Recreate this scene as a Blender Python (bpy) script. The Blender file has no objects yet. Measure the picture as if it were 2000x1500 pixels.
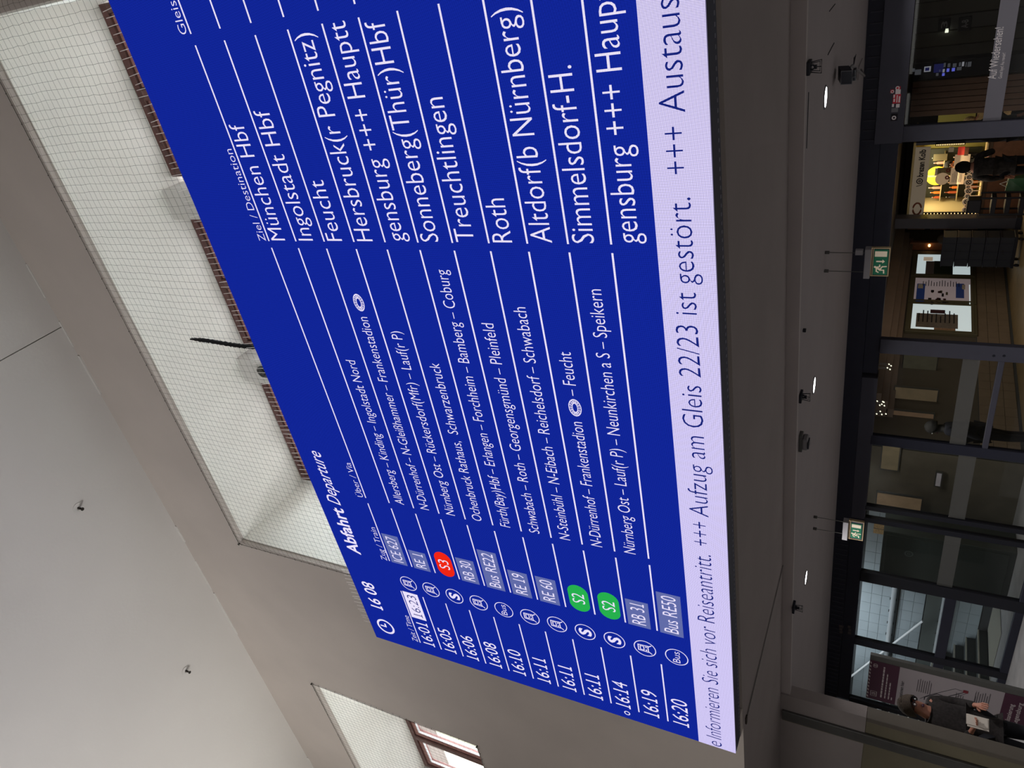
import bpy, math, random
from mathutils import Vector, Matrix
random.seed(7)
SC = bpy.context.scene
COL = SC.collection
EYE = 2.1                       # camera height; every z below is measured from the camera, floor = -EYE
FLOOR = -EYE

# ------------------------------------------------------------------ camera
RX = Vector((0.8354, 0.54092, 0.09752)).normalized()
UP = Vector((0.18124, -0.43861, 0.88021)).normalized()
FW = Vector((-0.51889, 0.71766, 0.46445)).normalized()
FPX = 1436.05
cam_d = bpy.data.cameras.new('camera')
cam = bpy.data.objects.new('camera', cam_d)
COL.objects.link(cam)
M = Matrix.Identity(4)
for i in range(3):
    M[i][0] = -UP[i]; M[i][1] = RX[i]; M[i][2] = -FW[i]
M[2][3] = EYE
cam.matrix_world = M
cam_d.sensor_fit = 'HORIZONTAL'; cam_d.sensor_width = 36.0
cam_d.lens = 36.0 * FPX / 2000.0
cam_d.clip_start = 0.05; cam_d.clip_end = 200
SC.camera = cam

# ------------------------------------------------------------------ world, exposure
SC.view_settings.view_transform = 'Standard'
SC.view_settings.look = 'None'
SC.view_settings.exposure = 0.0
SC.view_settings.gamma = 1.0
SC.view_settings.use_curve_mapping = False
w = bpy.data.worlds.new('overcast_sky'); SC.world = w
w.use_nodes = True
w.node_tree.nodes['Background'].inputs[0].default_value = (0.90, 0.96, 1.0, 1)
w.node_tree.nodes['Background'].inputs[1].default_value = 12.0
SC.cycles.use_denoising = True
SC.cycles.max_bounces = 8
SC.cycles.transparent_max_bounces = 16
SC.cycles.sample_clamp_indirect = 6.0

def area(name, loc, target, sx, sy, power, col, spread=180):
    l = bpy.data.lights.new(name, 'AREA'); l.shape = 'RECTANGLE'; l.size = sx; l.size_y = sy
    l.energy = power; l.color = col; l.spread = math.radians(spread)
    o = bpy.data.objects.new(name, l); COL.objects.link(o)
    p = Vector(loc) + Vector((0, 0, EYE)); t = Vector(target) + Vector((0, 0, EYE))
    o.location = p; o.rotation_euler = (t - p).to_track_quat('-Z', 'Y').to_euler()
    return o
# daylight of the concourse: tall windows behind the photographer, plus added fills
area('concourse_daylight', (-3, -11.0, 3.2), (-3, 3.5, 3.2), 12, 5.0, 325, (1.0, 0.975, 0.94))
area('ceiling_fill_near', (-8.5, -4.5, -1.5), (-5.3, 1.0, 7.2), 1.6, 1.2, 50, (0.98, 0.98, 1.0), 55)  # added uplight near the floor, brightens one patch of the ceiling
area('ceiling_fill_far', (-11.5, -3.0, -1.5), (-8.9, 1.9, 7.2), 1.4, 1.0, 42, (1.0, 0.97, 0.92), 45)  # second added uplight, for the ceiling patch farther left
area('concourse_floor_fill', (-4, -6.0, 6.9), (-4, -5.0, -2.1), 14, 5.0, 330, (1.0, 0.96, 0.9), 120)  # added below the closed ceiling so the floor bounces light to the soffit
for lx in (-1.55, -4.2, -6.8, 1.1, -9.4, -12.0):
    area('lobby_light', (lx, 6.34, 0.70), (lx, 6.34, -2.1), 0.16, 0.16, 16, (1.0, 0.97, 0.95), 150)
    area('lobby_light', (lx, 8.7, 0.70), (lx, 8.7, -2.1), 0.16, 0.16, 16, (1.0, 0.97, 0.95), 150)
# rooms behind the doors
area('stair_light', (-14.6, 11.3, 0.85), (-14.8, 12.5, -0.6), 3.0, 0.5, 42, (0.88, 0.95, 1.0))
area('corridor_light', (-6.5, 15.5, 0.3), (-7.5, 17.0, -2.1), 2.2, 3.0, 52, (1.0, 0.85, 0.66))
area('vestibule_fill', (-8.2, 11.2, 0.45), (-8.6, 12.0, -2.1), 1.5, 0.5, 26, (1.0, 0.92, 0.82))  # added fill without a fitting, lifts what shows through the middle doors
area('hall_light', (-0.5, 16.0, 0.5), (-1.5, 17.0, -2.0), 3.0, 3.0, 22, (1.0, 0.9, 0.8))

# ------------------------------------------------------------------ projection helpers (pixels of the 2000x1500 photo to points at a real depth)
def ray(x, y):
    return RX * (750.0 - y) + UP * (1000.0 - x) + FW * FPX
def at(x, y, Y):
    d = ray(x, y); return d * (Y / d.y)
def atX(x, y, X):
    d = ray(x, y); return d * (X / d.x)
def atZ(x, y, Z):
    d = ray(x, y); return d * (Z / d.z)

# ------------------------------------------------------------------ materials
def lin(c):
    return tuple((v / 255 / 12.92 if v / 255 <= 0.04045 else ((v / 255 + 0.055) / 1.055) ** 2.4) for v in c)
def mat(name, rgb, rough=0.6, metal=0.0, noise=0.0, nscale=6.0, bump=0.0, bscale=60.0, spec=0.4, emit=None, estr=0.0, detail=4):
    m = bpy.data.materials.new(name); m.use_nodes = True
    nt = m.node_tree; b = nt.nodes['Principled BSDF']
    c = lin(rgb) + (1,)
    b.inputs['Base Color'].default_value = c
    b.inputs['Roughness'].default_value = rough; b.inputs['Metallic'].default_value = metal
    b.inputs['Specular IOR Level'].default_value = spec
    if noise > 0:
        g = nt.nodes.new('ShaderNodeNewGeometry')
        n = nt.nodes.new('ShaderNodeTexNoise'); n.inputs['Scale'].default_value = nscale; n.inputs['Detail'].default_value = detail
        nt.links.new(g.outputs['Position'], n.inputs['Vector'])
        r = nt.nodes.new('ShaderNodeMapRange'); r.inputs[1].default_value = 0.3; r.inputs[2].default_value = 0.7
        r.inputs[3].default_value = 1 - noise; r.inputs[4].default_value = 1 + noise
        nt.links.new(n.outputs['Fac'], r.inputs[0])
        mx = nt.nodes.new('ShaderNodeVectorMath'); mx.operation = 'SCALE'
        mx.inputs[0].default_value = c[:3]
        nt.links.new(r.outputs[0], mx.inputs['Scale'])
        nt.links.new(mx.outputs[0], b.inputs['Base Color'])
    if bump > 0:
        g2 = nt.nodes.new('ShaderNodeNewGeometry')
        n2 = nt.nodes.new('ShaderNodeTexNoise'); n2.inputs['Scale'].default_value = bscale; n2.inputs['Detail'].default_value = 5
        nt.links.new(g2.outputs['Position'], n2.inputs['Vector'])
        bp_ = nt.nodes.new('ShaderNodeBump'); bp_.inputs['Strength'].default_value = bump; bp_.inputs['Distance'].default_value = 0.01
        nt.links.new(n2.outputs['Fac'], bp_.inputs['Height']); nt.links.new(bp_.outputs[0], b.inputs['Normal'])
    if emit is not None:
        b.inputs['Emission Color'].default_value = lin(emit) + (1,)
        b.inputs['Emission Strength'].default_value = estr
    return m
def glass(name, tint, gloss=0.06, rough=0.02):
    m = bpy.data.materials.new(name); m.use_nodes = True; nt = m.node_tree
    for n in list(nt.nodes): nt.nodes.remove(n)
    out = nt.nodes.new('ShaderNodeOutputMaterial'); mix = nt.nodes.new('ShaderNodeMixShader')
    t = nt.nodes.new('ShaderNodeBsdfTransparent'); t.inputs[0].default_value = tint + (1,)
    g = nt.nodes.new('ShaderNodeBsdfGlossy'); g.inputs['Roughness'].default_value = rough
    fr = nt.nodes.new('ShaderNodeLayerWeight'); fr.inputs['Blend'].default_value = 0.5
    pw = nt.nodes.new('ShaderNodeMath'); pw.operation = 'POWER'; pw.inputs[1].default_value = 12.0
    ml = nt.nodes.new('ShaderNodeMath'); ml.operation = 'MULTIPLY_ADD'; ml.inputs[1].default_value = 0.6; ml.inputs[2].default_value = gloss; ml.use_clamp = True
    nt.links.new(fr.outputs['Facing'], pw.inputs[0]); nt.links.new(pw.outputs[0], ml.inputs[0]); nt.links.new(ml.outputs[0], mix.inputs[0])
    nt.links.new(t.outputs[0], mix.inputs[1]); nt.links.new(g.outputs[0], mix.inputs[2]); nt.links.new(mix.outputs[0], out.inputs[0])
    return m
def led(name, rgb, lo=0.35, gain=1.0):
    """LED modules: one dot of light every 6 mm on a dark mask"""
    m = bpy.data.materials.new(name); m.use_nodes = True; nt = m.node_tree
    for n in list(nt.nodes): nt.nodes.remove(n)
    out = nt.nodes.new('ShaderNodeOutputMaterial'); em = nt.nodes.new('ShaderNodeEmission')
    em.inputs[0].default_value = lin(rgb) + (1,)
    g = nt.nodes.new('ShaderNodeNewGeometry'); s = nt.nodes.new('ShaderNodeSeparateXYZ')
    nt.links.new(g.outputs['Position'], s.inputs[0])
    def math_(op, a, b=None, clamp=False):
        n = nt.nodes.new('ShaderNodeMath'); n.operation = op; n.use_clamp = clamp
        for i, v in enumerate((a, b)):
            if v is None: continue
            if isinstance(v, (int, float)): n.inputs[i].default_value = v
            else: nt.links.new(v, n.inputs[i])
        return n.outputs[0]
    ms = []
    for ax in (0, 2):
        f = math_('FRACT', math_('ADD', math_('DIVIDE', s.outputs[ax], 0.006), 2000.0))
        d = math_('ABSOLUTE', math_('SUBTRACT', f, 0.5))
        ms.append(math_('MULTIPLY', math_('SUBTRACT', 0.5, d), 3.4, True))
    k = math_('MULTIPLY', ms[0], ms[1])
    st = math_('MULTIPLY', math_('ADD', math_('MULTIPLY', k, (1 - lo) / 0.5), lo), gain)
    nt.links.new(st, em.inputs[1]); nt.links.new(em.outputs[0], out.inputs[0])
    return m

PL = dict(noise=0.045, nscale=1.3, bump=0.12, bscale=45)
M_wall = mat('taupe wall paint', (179, 170, 163), 0.85, **PL)
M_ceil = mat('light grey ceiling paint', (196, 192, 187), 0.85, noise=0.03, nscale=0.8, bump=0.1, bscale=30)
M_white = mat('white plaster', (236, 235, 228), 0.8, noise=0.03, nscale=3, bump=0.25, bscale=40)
M_pier = mat('pier plaster greyed for shade', (206, 204, 200), 0.8, noise=0.03, nscale=3, bump=0.2, bscale=40)  # plaster greyed to stand in for shade on the pier fronts
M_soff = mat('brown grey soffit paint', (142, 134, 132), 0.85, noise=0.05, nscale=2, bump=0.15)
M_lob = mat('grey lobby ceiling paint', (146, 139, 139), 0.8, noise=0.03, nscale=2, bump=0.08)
M_floor = mat('stone floor', (152, 150, 150), 0.5, noise=0.12, nscale=4)
M_floor2 = mat('beige stone floor', (150, 130, 96), 0.45, noise=0.14, nscale=5)
M_pil = mat('yellow grey stone cladding', (112, 106, 88), 0.55, noise=0.08, nscale=3)
M_strip = mat('grey steel strip', (92, 92, 90), 0.45, 0.4, noise=0.08, nscale=8)
M_steel = mat('pale steel tube', (206, 210, 214), 0.4, 0.35)
M_frame = mat('dark blue anodised frame', (44, 46, 60), 0.4, 0.3, noise=0.05, nscale=5)
M_frame2 = mat('grey anodised panel', (70, 70, 82), 0.45, 0.3, noise=0.05, nscale=4)
M_fdark = mat('near black frame', (20, 22, 32), 0.5)
M_brown = mat('dark red brown wood', (92, 58, 54), 0.45, noise=0.2, nscale=14, bump=0.1)
M_pink = mat('faded red brown sash', (150, 104, 98), 0.45, noise=0.15, nscale=14)
M_bead = mat('white glazing bead', (235, 236, 238), 0.4)
M_cord = mat('dark net cord', (58, 56, 50), 0.8)
M_black = mat('black fabric', (16, 17, 19), 0.95, bump=0.5, bscale=300)
M_hous = mat('dark screen housing', (42, 46, 64), 0.55, noise=0.1, nscale=9)
M_hole = mat('grey vent insert', (120, 120, 132), 0.6)
M_spike = mat('pale plastic spike', (244, 240, 236), 0.5)
M_spk = mat('dark grey speaker', (70, 72, 70), 0.6)
M_spk2 = mat('black speaker cone', (24, 25, 26), 0.5)
M_chrome = mat('sprinkler metal', (60, 55, 50), 0.4, 0.8)
M_blackm = mat('black painted metal', (20, 22, 34), 0.5, 0.2)
M_edge = mat('pale edge trim', (128, 128, 134), 0.4)
M_lamp = mat('lamp diffuser', (255, 255, 255), 0.5, emit=(255, 255, 255), estr=9.0)
M_lring = mat('lamp ring', (120, 118, 120), 0.5)
M_silver = mat('silver grey housing', (140, 138, 142), 0.45, 0.2)
M_brass = mat('reflective brass edge', (200, 178, 140), 0.3, 0.6)
M_green = mat('exit sign green', (10, 84, 60), 0.5, emit=(12, 92, 64), estr=0.22)
M_cream = mat('exit sign pale pictogram', (190, 178, 160), 0.5, emit=(206, 190, 166), estr=0.28)
M_tileS = mat('pale blue grey wall tile', (168, 178, 184), 0.3, noise=0.04, nscale=3)
M_tileC = mat('beige wall tile', (126, 112, 98), 0.4, noise=0.08, nscale=3)
M_grout = mat('dark grout', (70, 72, 74), 0.9)
M_stone = mat('dark stair stone', (56, 60, 60), 0.55, noise=0.12, nscale=8)
M_nose = mat('pale stair nosing', (176, 172, 160), 0.5)
M_gpanel = mat('grey green wall panel', (96, 102, 100), 0.5, noise=0.05, nscale=3)
M_gcab = mat('grey green cabinet', (62, 66, 62), 0.4, noise=0.06, nscale=3)
M_skin = mat('skin', (176, 122, 102), 0.55, noise=0.08, nscale=30)
M_hairg = mat('grey brown hair', (72, 62, 54), 0.9, noise=0.4, nscale=120, bump=0.6, bscale=260)
M_hairb = mat('black hair', (14, 13, 14), 0.7, bump=0.5, bscale=260)
M_coat = mat('dark blue jacket', (26, 28, 40), 0.9, noise=0.2, nscale=30)
M_coat2 = mat('grey brown sleeve', (84, 74, 66), 0.95, noise=0.25, nscale=60)
M_coatb = mat('black quilted jacket', (14, 15, 20), 0.8, noise=0.3, nscale=20)
M_coatp = mat('black coat with grey leaf pattern', (46, 42, 42), 0.9, noise=0.75, nscale=13)
M_trous = mat('dark trousers', (20, 21, 28), 0.9)
M_shoe = mat('dark shoe', (14, 14, 16), 0.6)
M_fur = mat('beige knitted jacket', (196, 164, 120), 0.95, noise=0.3, nscale=40, bump=0.6, bscale=150)
M_paper = mat('white paper', (214, 206, 196), 0.8)
M_wine = mat('dark wine red print', (64, 26, 48), 0.6)
M_post = mat('grey white poster paper', (150, 142, 146), 0.7)
M_ink = mat('dark ink', (34, 32, 40), 0.8)
M_inkl = mat('pale ink', (176, 166, 168), 0.8)
M_wood = mat('warm brown wood', (120, 78, 54), 0.5, noise=0.2, nscale=9)
M_crate = mat('dark blue crate', (26, 30, 42), 0.6)
M_lit = mat('backlit white panel', (220, 228, 230), 0.5, emit=(172, 186, 188), estr=0.9)
M_litm = mat('backlit map paper', (170, 160, 160), 0.5, emit=(104, 94, 96), estr=0.75)
M_olive = mat('olive grey board', (92, 88, 70), 0.6)
M_dgreen = mat('dark green print', (34, 50, 38), 0.6)
M_navy = mat('navy print', (28, 44, 86), 0.6, emit=(28, 44, 86), estr=0.3)
M_beam = mat('warm grey bulkhead', (122, 106, 96), 0.7, noise=0.06, nscale=3)
M_gl_in = glass('clear window glass', (0.93, 0.95, 0.95), 0.02)
M_gl_door = glass('dark door glass', (0.78, 0.8, 0.8), 0.02)
M_band = mat('frosted grey glazing film', (104, 102, 110), 0.7)
M_film2 = mat('pale film lettering', (196, 190, 190), 0.7, emit=(196, 190, 190), estr=0.06)
M_red = mat('red sticker', (190, 46, 62), 0.6, emit=(190, 46, 62), estr=0.08)
M_wst = mat('white sticker', (210, 200, 200), 0.6, emit=(200, 190, 190), estr=0.1)

# ------------------------------------------------------------------ mesh builder
class MB:
    def __init__(s): s.v = []; s.f = []
    def box(s, a, b):
        x0, x1 = sorted((a[0], b[0])); y0, y1 = sorted((a[1], b[1])); z0, z1 = sorted((a[2], b[2]))
        i = len(s.v)
        s.v += [(x0,y0,z0),(x1,y0,z0),(x1,y1,z0),(x0,y1,z0),(x0,y0,z1),(x1,y0,z1),(x1,y1,z1),(x0,y1,z1)]
        s.f += [(i,i+3,i+2,i+1),(i+4,i+5,i+6,i+7),(i,i+1,i+5,i+4),(i+1,i+2,i+6,i+5),(i+2,i+3,i+7,i+6),(i+3,i,i+4,i+7)]
        return s
    def quad(s, *p):
        i = len(s.v); s.v += [tuple(q) for q in p]; s.f.append(tuple(range(i, i + len(p)))); return s
    def bbox(s, a, b, c=0.004):
        """box with chamfered edges"""
        x0, x1 = sorted((a[0], b[0])); y0, y1 = sorted((a[1], b[1])); z0, z1 = sorted((a[2], b[2]))
        c = min(c, (x1-x0)*.3, (y1-y0)*.3, (z1-z0)*.3)
        i = len(s.v); V = []
        idx = {}
        for sx in (0,1):
            for sy in (0,1):
                for sz in (0,1):
                    p = [(x0,x1)[sx], (y0,y1)[sy], (z0,z1)[sz]]; d = [(c,-c)[sx], (c,-c)[sy], (c,-c)[sz]]
                    for ax in range(3):
                        q = [p[k] + (0 if k == ax else d[k]) for k in range(3)]
                        idx[(sx,sy,sz,ax)] = i + len(V); V.append(tuple(q))
        s.v += V
        B = lambda *k: idx[k]
        for ax in range(3):
            o = [k for k in range(3) if k != ax]
            for sd in (0,1):
                ring = []
                for (u, v) in ((0,0),(1,0),(1,1),(0,1)):
                    k = [0,0,0]; k[ax] = sd; k[o[0]] = u; k[o[1]] = v; ring.append(idx[tuple(k)+(ax,)])
                flip = (sd == 0) ^ (ax == 1)
                s.f.append(tuple(reversed(ring)) if flip else tuple(ring))
        for ax in range(3):
            o = [k for k in range(3) if k != ax]
            for (u, v) in ((0,0),(1,0),(1,1),(0,1)):
                k0 = [0,0,0]; k0[o[0]] = u; k0[o[1]] = v; k1 = list(k0); k1[ax] = 1
                s.f.append((idx[tuple(k0)+(o[0],)], idx[tuple(k1)+(o[0],)], idx[tuple(k1)+(o[1],)], idx[tuple(k0)+(o[1],)]))
        for sx in (0,1):
            for sy in (0,1):
                for sz in (0,1):
                    s.f.append((idx[(sx,sy,sz,0)], idx[(sx,sy,sz,1)], idx[(sx,sy,sz,2)]))
        return s
    def tube(s, pts, r, n=8, cap=True):
        pts = [Vector(p) for p in pts]; rs = r if isinstance(r, (list, tuple)) else [r] * len(pts)
        rings = []
        ref = None
        for k, p in enumerate(pts):
            d = (pts[min(k+1, len(pts)-1)] - pts[max(k-1, 0)]).normalized()
            if ref is None:
                ref = Vector((0,0,1)) if abs(d.z) < 0.9 else Vector((1,0,0))
            a = d.cross(ref).normalized(); b = d.cross(a).normalized()
            i = len(s.v)
            for j in range(n):
                t = 2 * math.pi * j / n
                s.v.append(tuple(p + (a * math.cos(t) + b * math.sin(t)) * rs[k]))
            rings.append(i)
        for q in range(len(rings) - 1):
            for j in range(n):
                s.f.append((rings[q]+j, rings[q]+(j+1) % n, rings[q+1]+(j+1) % n, rings[q+1]+j))
        if cap:
            s.f.append(tuple(rings[0]+j for j in range(n))); s.f.append(tuple(rings[-1]+j for j in reversed(range(n))))
        return s
    def disc(s, c, ax, r, h, n=24):
        c = Vector(c); ax = Vector(ax).normalized()
        return s.tube([c, c + ax * h], r, n)
    def ring(s, c, ax, r0, r1, h, n=24):
        c = Vector(c); ax = Vector(ax).normalized(); ref = Vector((0,0,1)) if abs(ax.z) < 0.9 else Vector((1,0,0))
        a = ax.cross(ref).normalized(); b = ax.cross(a)
        i = len(s.v)
        for j in range(n):
            t = 2*math.pi*j/n; d = a*math.cos(t) + b*math.sin(t)
            s.v += [tuple(c+d*r0), tuple(c+d*r1), tuple(c+d*r1+ax*h), tuple(c+d*r0+ax*h)]
        for j in range(n):
            p = i+4*j; q = i+4*((j+1) % n)
            for u in range(4): s.f.append((p+u, p+(u+1) % 4, q+(u+1) % 4, q+u))
        return s
    def mesh(s, name, origin=(0,0,0)):
        o = Vector(origin)
        m = bpy.data.meshes.new(name)
        m.from_pydata([(v[0]-o.x, v[1]-o.y, v[2]-o.z) for v in s.v], [], s.f)
        m.update(); return m
    def build(s, name, mt, parent=None, smooth=False):
        base = Vector(parent['_o']) if parent is not None and '_o' in parent else Vector((0,0,0))
        m = s.mesh(name, base)
        m.materials.append(mt)
        if smooth:
            for p in m.polygons: p.use_smooth = True
        o = bpy.data.objects.new(name, m); COL.objects.link(o)
        if parent is None: o.location = (0, 0, EYE)
        else:
            o.parent = parent; o['_o'] = tuple(base)
        return o
def setp(o, label=None, cat=None, group=None, kind=None):
    if label: o['label'] = label
    if cat: o['category'] = cat
    if group: o['group'] = group
    if kind: o['kind'] = kind
    return o
def thing(name, label, cat, loc, group=None, kind=None):
    o = bpy.data.objects.new(name, None); COL.objects.link(o)
    o.location = (loc[0], loc[1], loc[2] + EYE); o['_o'] = tuple(loc); o.empty_display_size = 0.1
    return setp(o, label, cat, group, kind)
def struct(name, mb, m, smooth=False):
    return setp(mb.build(name, m, None, smooth), kind='structure')
def box(name, a, b, m, parent=None, c=None):
    mb = MB(); mb.bbox(a, b, c) if c else mb.box(a, b)
    return mb.build(name, m, parent)
def px(x0, x1, y0, y1, Y):
    """X and Z extents at depth Y of a picture rectangle"""
    xm, ym = (x0+x1)/2, (y0+y1)/2
    return at(xm, y1, Y).x, at(xm, y0, Y).x, at(x1, ym, Y).z, at(x0, ym, Y).z
def pbox(name, r, Y, d, m, parent=None, c=None):
    X0, X1, Z0, Z1 = px(*r, Y)
    return box(name, (X0, Y, Z0), (X1, Y + d, Z1), m, parent, c)

# ------------------------------------------------------------------ text
_cache = {}
_tc = bpy.data.curves.new('lettering', 'FONT'); _tc.resolution_u = 3
_to = bpy.data.objects.new('lettering', _tc); COL.objects.link(_to)
def glyphs(body, weight=0.0):
    k = (body, weight)
    if k in _cache: return _cache[k]
    _tc.body = body; _tc.offset = weight
    bpy.context.view_layer.update()
    m = _to.evaluated_get(bpy.context.evaluated_depsgraph_get()).to_mesh()
    v = [(p.co.x, p.co.y) for p in m.vertices]; f = [tuple(p.vertices) for p in m.polygons]
    # the display's figure 1 stands on a foot
    for q, ch in enumerate(body):
        if ch == '1' and any(c_.isdigit() for c_ in body):
            _tc.body = body[:q+1]; bpy.context.view_layer.update()
            m2 = _to.evaluated_get(bpy.context.evaluated_depsgraph_get()).to_mesh()
            mx = max(p.co.x for p in m2.vertices); i0 = len(v); t_ = 0.075 + 1.6*weight
            v += [(mx-0.20, 0), (mx+0.12, 0), (mx+0.12, t_), (mx-0.20, t_)]; f.append((i0, i0+1, i0+2, i0+3))
    _cache[k] = (v, f); return v, f
def text(mb, body, o, right, up, width, cap, weight=0.0, shear=0.0):
    """o: baseline start; width: metres the text fills; cap: height of a capital"""
    v, f = glyphs(body, weight)
    if not v: return mb
    o = Vector(o); right = Vector(right); up = Vector(up)
    x0 = min(p[0] for p in v); x1 = max(p[0] for p in v); s = cap / 0.682
    kx = width / (x1 - x0)
    i = len(mb.v)
    mb.v += [tuple(o + right * ((p[0]-x0)*kx + p[1]*s*shear) + up * (p[1]*s)) for p in v]
    mb.f += [tuple(i + q for q in p) for p in f]
    return mb
XR = (1, 0, 0); ZU = (0, 0, 1)

# ================================================================== SETTING
# --- upper wall with two deep window openings
YW, YB = 3.5, 4.62
ZS, ZC = 0.825, 7.2            # soffit, ceiling
O1 = (-5.04, 0.145); O2 = (-12.7, -7.5); OZ = (3.74, 6.13)
wf = MB()
for a, b in (((-22, ZS), (O2[0], ZC)), ((O2[1], ZS), (O1[0], ZC)), ((O1[1], ZS), (6, ZC))):
    wf.box((a[0], YW, ZS+0.051), (b[0], YB + 0.4, b[1])); wf.box((a[0], YW-0.001, ZS), (b[0], YW, ZS+0.051))
for O in (O1, O2):
    wf.box((O[0], YW, ZS+0.051), (O[1], YB + 0.4, OZ[0])); wf.box((O[0], YW-0.001, ZS), (O[1], YW, ZS+0.051)); wf.box((O[0], YW, OZ[1]), (O[1], YB + 0.4, ZC))
struct('wall_front', wf, M_wall)
for k, O in enumerate((O1, O2)):
    rv = MB(); t = 0.012; y0 = YW + 0.055
    rv.box((O[0], y0, OZ[1]-t), (O[1], YB+0.02, OZ[1])); rv.box((O[0], y0, OZ[0]), (O[1], YB+0.02, OZ[0]+t))
    rv.box((O[0], y0, OZ[0]), (O[0]+t, YB+0.02, OZ[1])); rv.box((O[1]-t, y0, OZ[0]), (O[1], YB+0.02, OZ[1]))
    struct('trim_%d' % (k+1), rv, M_white)
# --- ceiling in two fields with an open joint between them
struct('ceiling', MB().box((-22, -14, ZC), (-2.447, YW + 1.5, ZC+0.2)).box((-2.438, -14, ZC), (6, YW + 1.5, ZC+0.2)).box((-2.45, -14, ZC+0.05), (-2.43, YW, ZC+0.2)), M_ceil)
cr = MB()
x = -20.0
while x < 5:
    L = random.uniform(0.15, 0.9)
    if random.random() < 0.5: cr.box((x, YW-0.006-random.random()*0.006, ZC-random.uniform(0.012, 0.03)), (x+L, YW, ZC))
    x += L + random.uniform(0.05, 0.4)
struct('trim_3', cr, M_ceil)
struct('floor', MB().box((-22, -14, FLOOR-0.1), (6, 28, FLOOR)), M_floor)
struct('wall_back', MB().box((-22, -14.2, FLOOR), (6, -14, ZC)), M_wall)
struct('wall_right', MB().box((6, -14, FLOOR), (6.2, 28, ZC)), M_wall)
struct('wall_left', MB().box((-22.2, -14, FLOOR), (-22, 28, ZC)), M_wall)
# --- soffit under the upper wall, its step, and the lobby ceiling
YS, YD = 5.3, 10.0
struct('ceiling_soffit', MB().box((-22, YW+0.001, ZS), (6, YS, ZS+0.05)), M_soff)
struct('trim_4', MB().box((-22, YS, 0.73), (6, YS+0.06, ZS+0.05)), mat('soffit edge paled for light', (168, 160, 158), 0.85, noise=0.04, nscale=2))  # edge colour paled to stand in for concourse light on this face
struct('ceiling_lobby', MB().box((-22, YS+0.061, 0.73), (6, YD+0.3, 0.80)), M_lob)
struct('wall_lobby', MB().box((-14.25, YS+0.3, FLOOR), (-14.05, YD, 0.73)), M_wall)
# --- pier at the left of the lobby
PX = -7.61
pier = thing('wall_pier', None, None, (PX, YS, FLOOR), kind='structure')
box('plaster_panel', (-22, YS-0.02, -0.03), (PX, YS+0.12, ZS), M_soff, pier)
box('cladding_panel', (-22, YS-0.015, FLOOR), (PX-0.075, YS+0.12, -0.032), M_pil, pier, 0.006)
box('corner_trim', (PX-0.072, YS-0.022, FLOOR), (PX, YS+0.12, -0.034), mat('grey corner trim', (98, 92, 84), 0.5, noise=0.05), pier, 0.006)

# --- windows at the back of the openings
def window(n, X0, X1, lab):
    t = thing('window_%d' % n, None, None, (X0, YB-0.03, OZ[0]), kind='structure')
    Z0, Z1 = OZ[0]+0.012, OZ[1]-0.012
    y0, y1 = YB-0.08, YB+0.02
    fr = MB(); w_ = 0.075
    fr.bbox((X0, y0, Z1-w_), (X1, y1, Z1)); fr.bbox((X0, y0, Z0), (X1, y1, Z0+w_))
    fr.bbox((X0, y0, Z0+w_), (X0+w_, y1, Z1-w_)); fr.bbox((X1-w_, y0, Z0+w_), (X1, y1, Z1-w_))
    fr.build('window_frame', M_brown, t)
    xm = (X0+X1)/2
    box('mullion', (xm-0.05, y0-0.01, Z0+w_), (xm+0.05, y1, Z1-w_), M_brown, t, 0.01)
    for a, b in ((X0+w_+0.006, xm-0.056), (xm+0.056, X1-w_-0.006)):
        za, zb = Z0+w_+0.006, Z1-w_-0.006; q = 0.06
        sash = MB()
        sash.bbox((a, y0+0.02, zb-q), (b, y1, zb)); sash.bbox((a, y0+0.02, za), (b, y1, za+q))
        sash.bbox((a, y0+0.02, za+q), (a+q, y1, zb-q)); sash.bbox((b-q, y0+0.02, za+q), (b, y1, zb-q))
        so = sash.build('sash', M_pink, t)
        bd = MB(); e = 0.012
        for (u0, u1, v0, v1) in ((a+q, b-q, zb-q-e, zb-q), (a+q, b-q, za+q, za+q+e), (a+q, a+q+e, za+q+e, zb-q-e), (b-q-e, b-q, za+q+e, zb-q-e)):
            bd.box((u0, y0+0.03, v0), (u1, y0+0.06, v1))
        bd.build('glazing_bead', M_bead, so)
        box('pane', (a+q, y0+0.06, za+q), (b-q, y0+0.07, zb-q), M_gl_in, so)
W1 = ((-1.36, 0.085), (-3.18, -1.73), (-5.0, -3.55)); W2 = ((-9.08, -7.58), (-10.99, -9.36), (-12.68, -11.27))
n = 0
for Ws in (W1, W2):
    for a, b in Ws:
        n += 1; window(n, a, b, None)
# --- piers between the windows, standing forward of the glass
for k, (a, b) in enumerate(((-1.71, -1.43), (-3.51, -3.235), (-9.33, -9.1), (-11.24, -11.0))):
    mb = MB(); mb.box((a, 4.375, OZ[0]+0.012), (b, YB+0.02, OZ[1]-0.012))
    struct('trim_%d' % (k+5), mb, M_pier)
# building and sky outside
bld = thing('building', 'pale plastered building seen through the brown framed window', 'building', (-9, 12, FLOOR))
M_bld = mat('cream facade plaster', (150, 144, 124), 0.9, noise=0.06, nscale=0.5)
box('facade', (-40, 12.0, 1.3), (-22, 14, 19.5), M_bld, bld)
box('eaves', (-40.5, 11.5, 19.5), (-21.5, 14.3, 19.9), mat('white eaves board', (226, 226, 226), 0.7), bld)
for i in range(4):
    box('facade_window', (-38+i*3.9, 11.95, 9.6), (-36.6+i*3.9, 12.0, 11.8), mat('grey facade window', (120, 130, 138), 0.2), bld)

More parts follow.
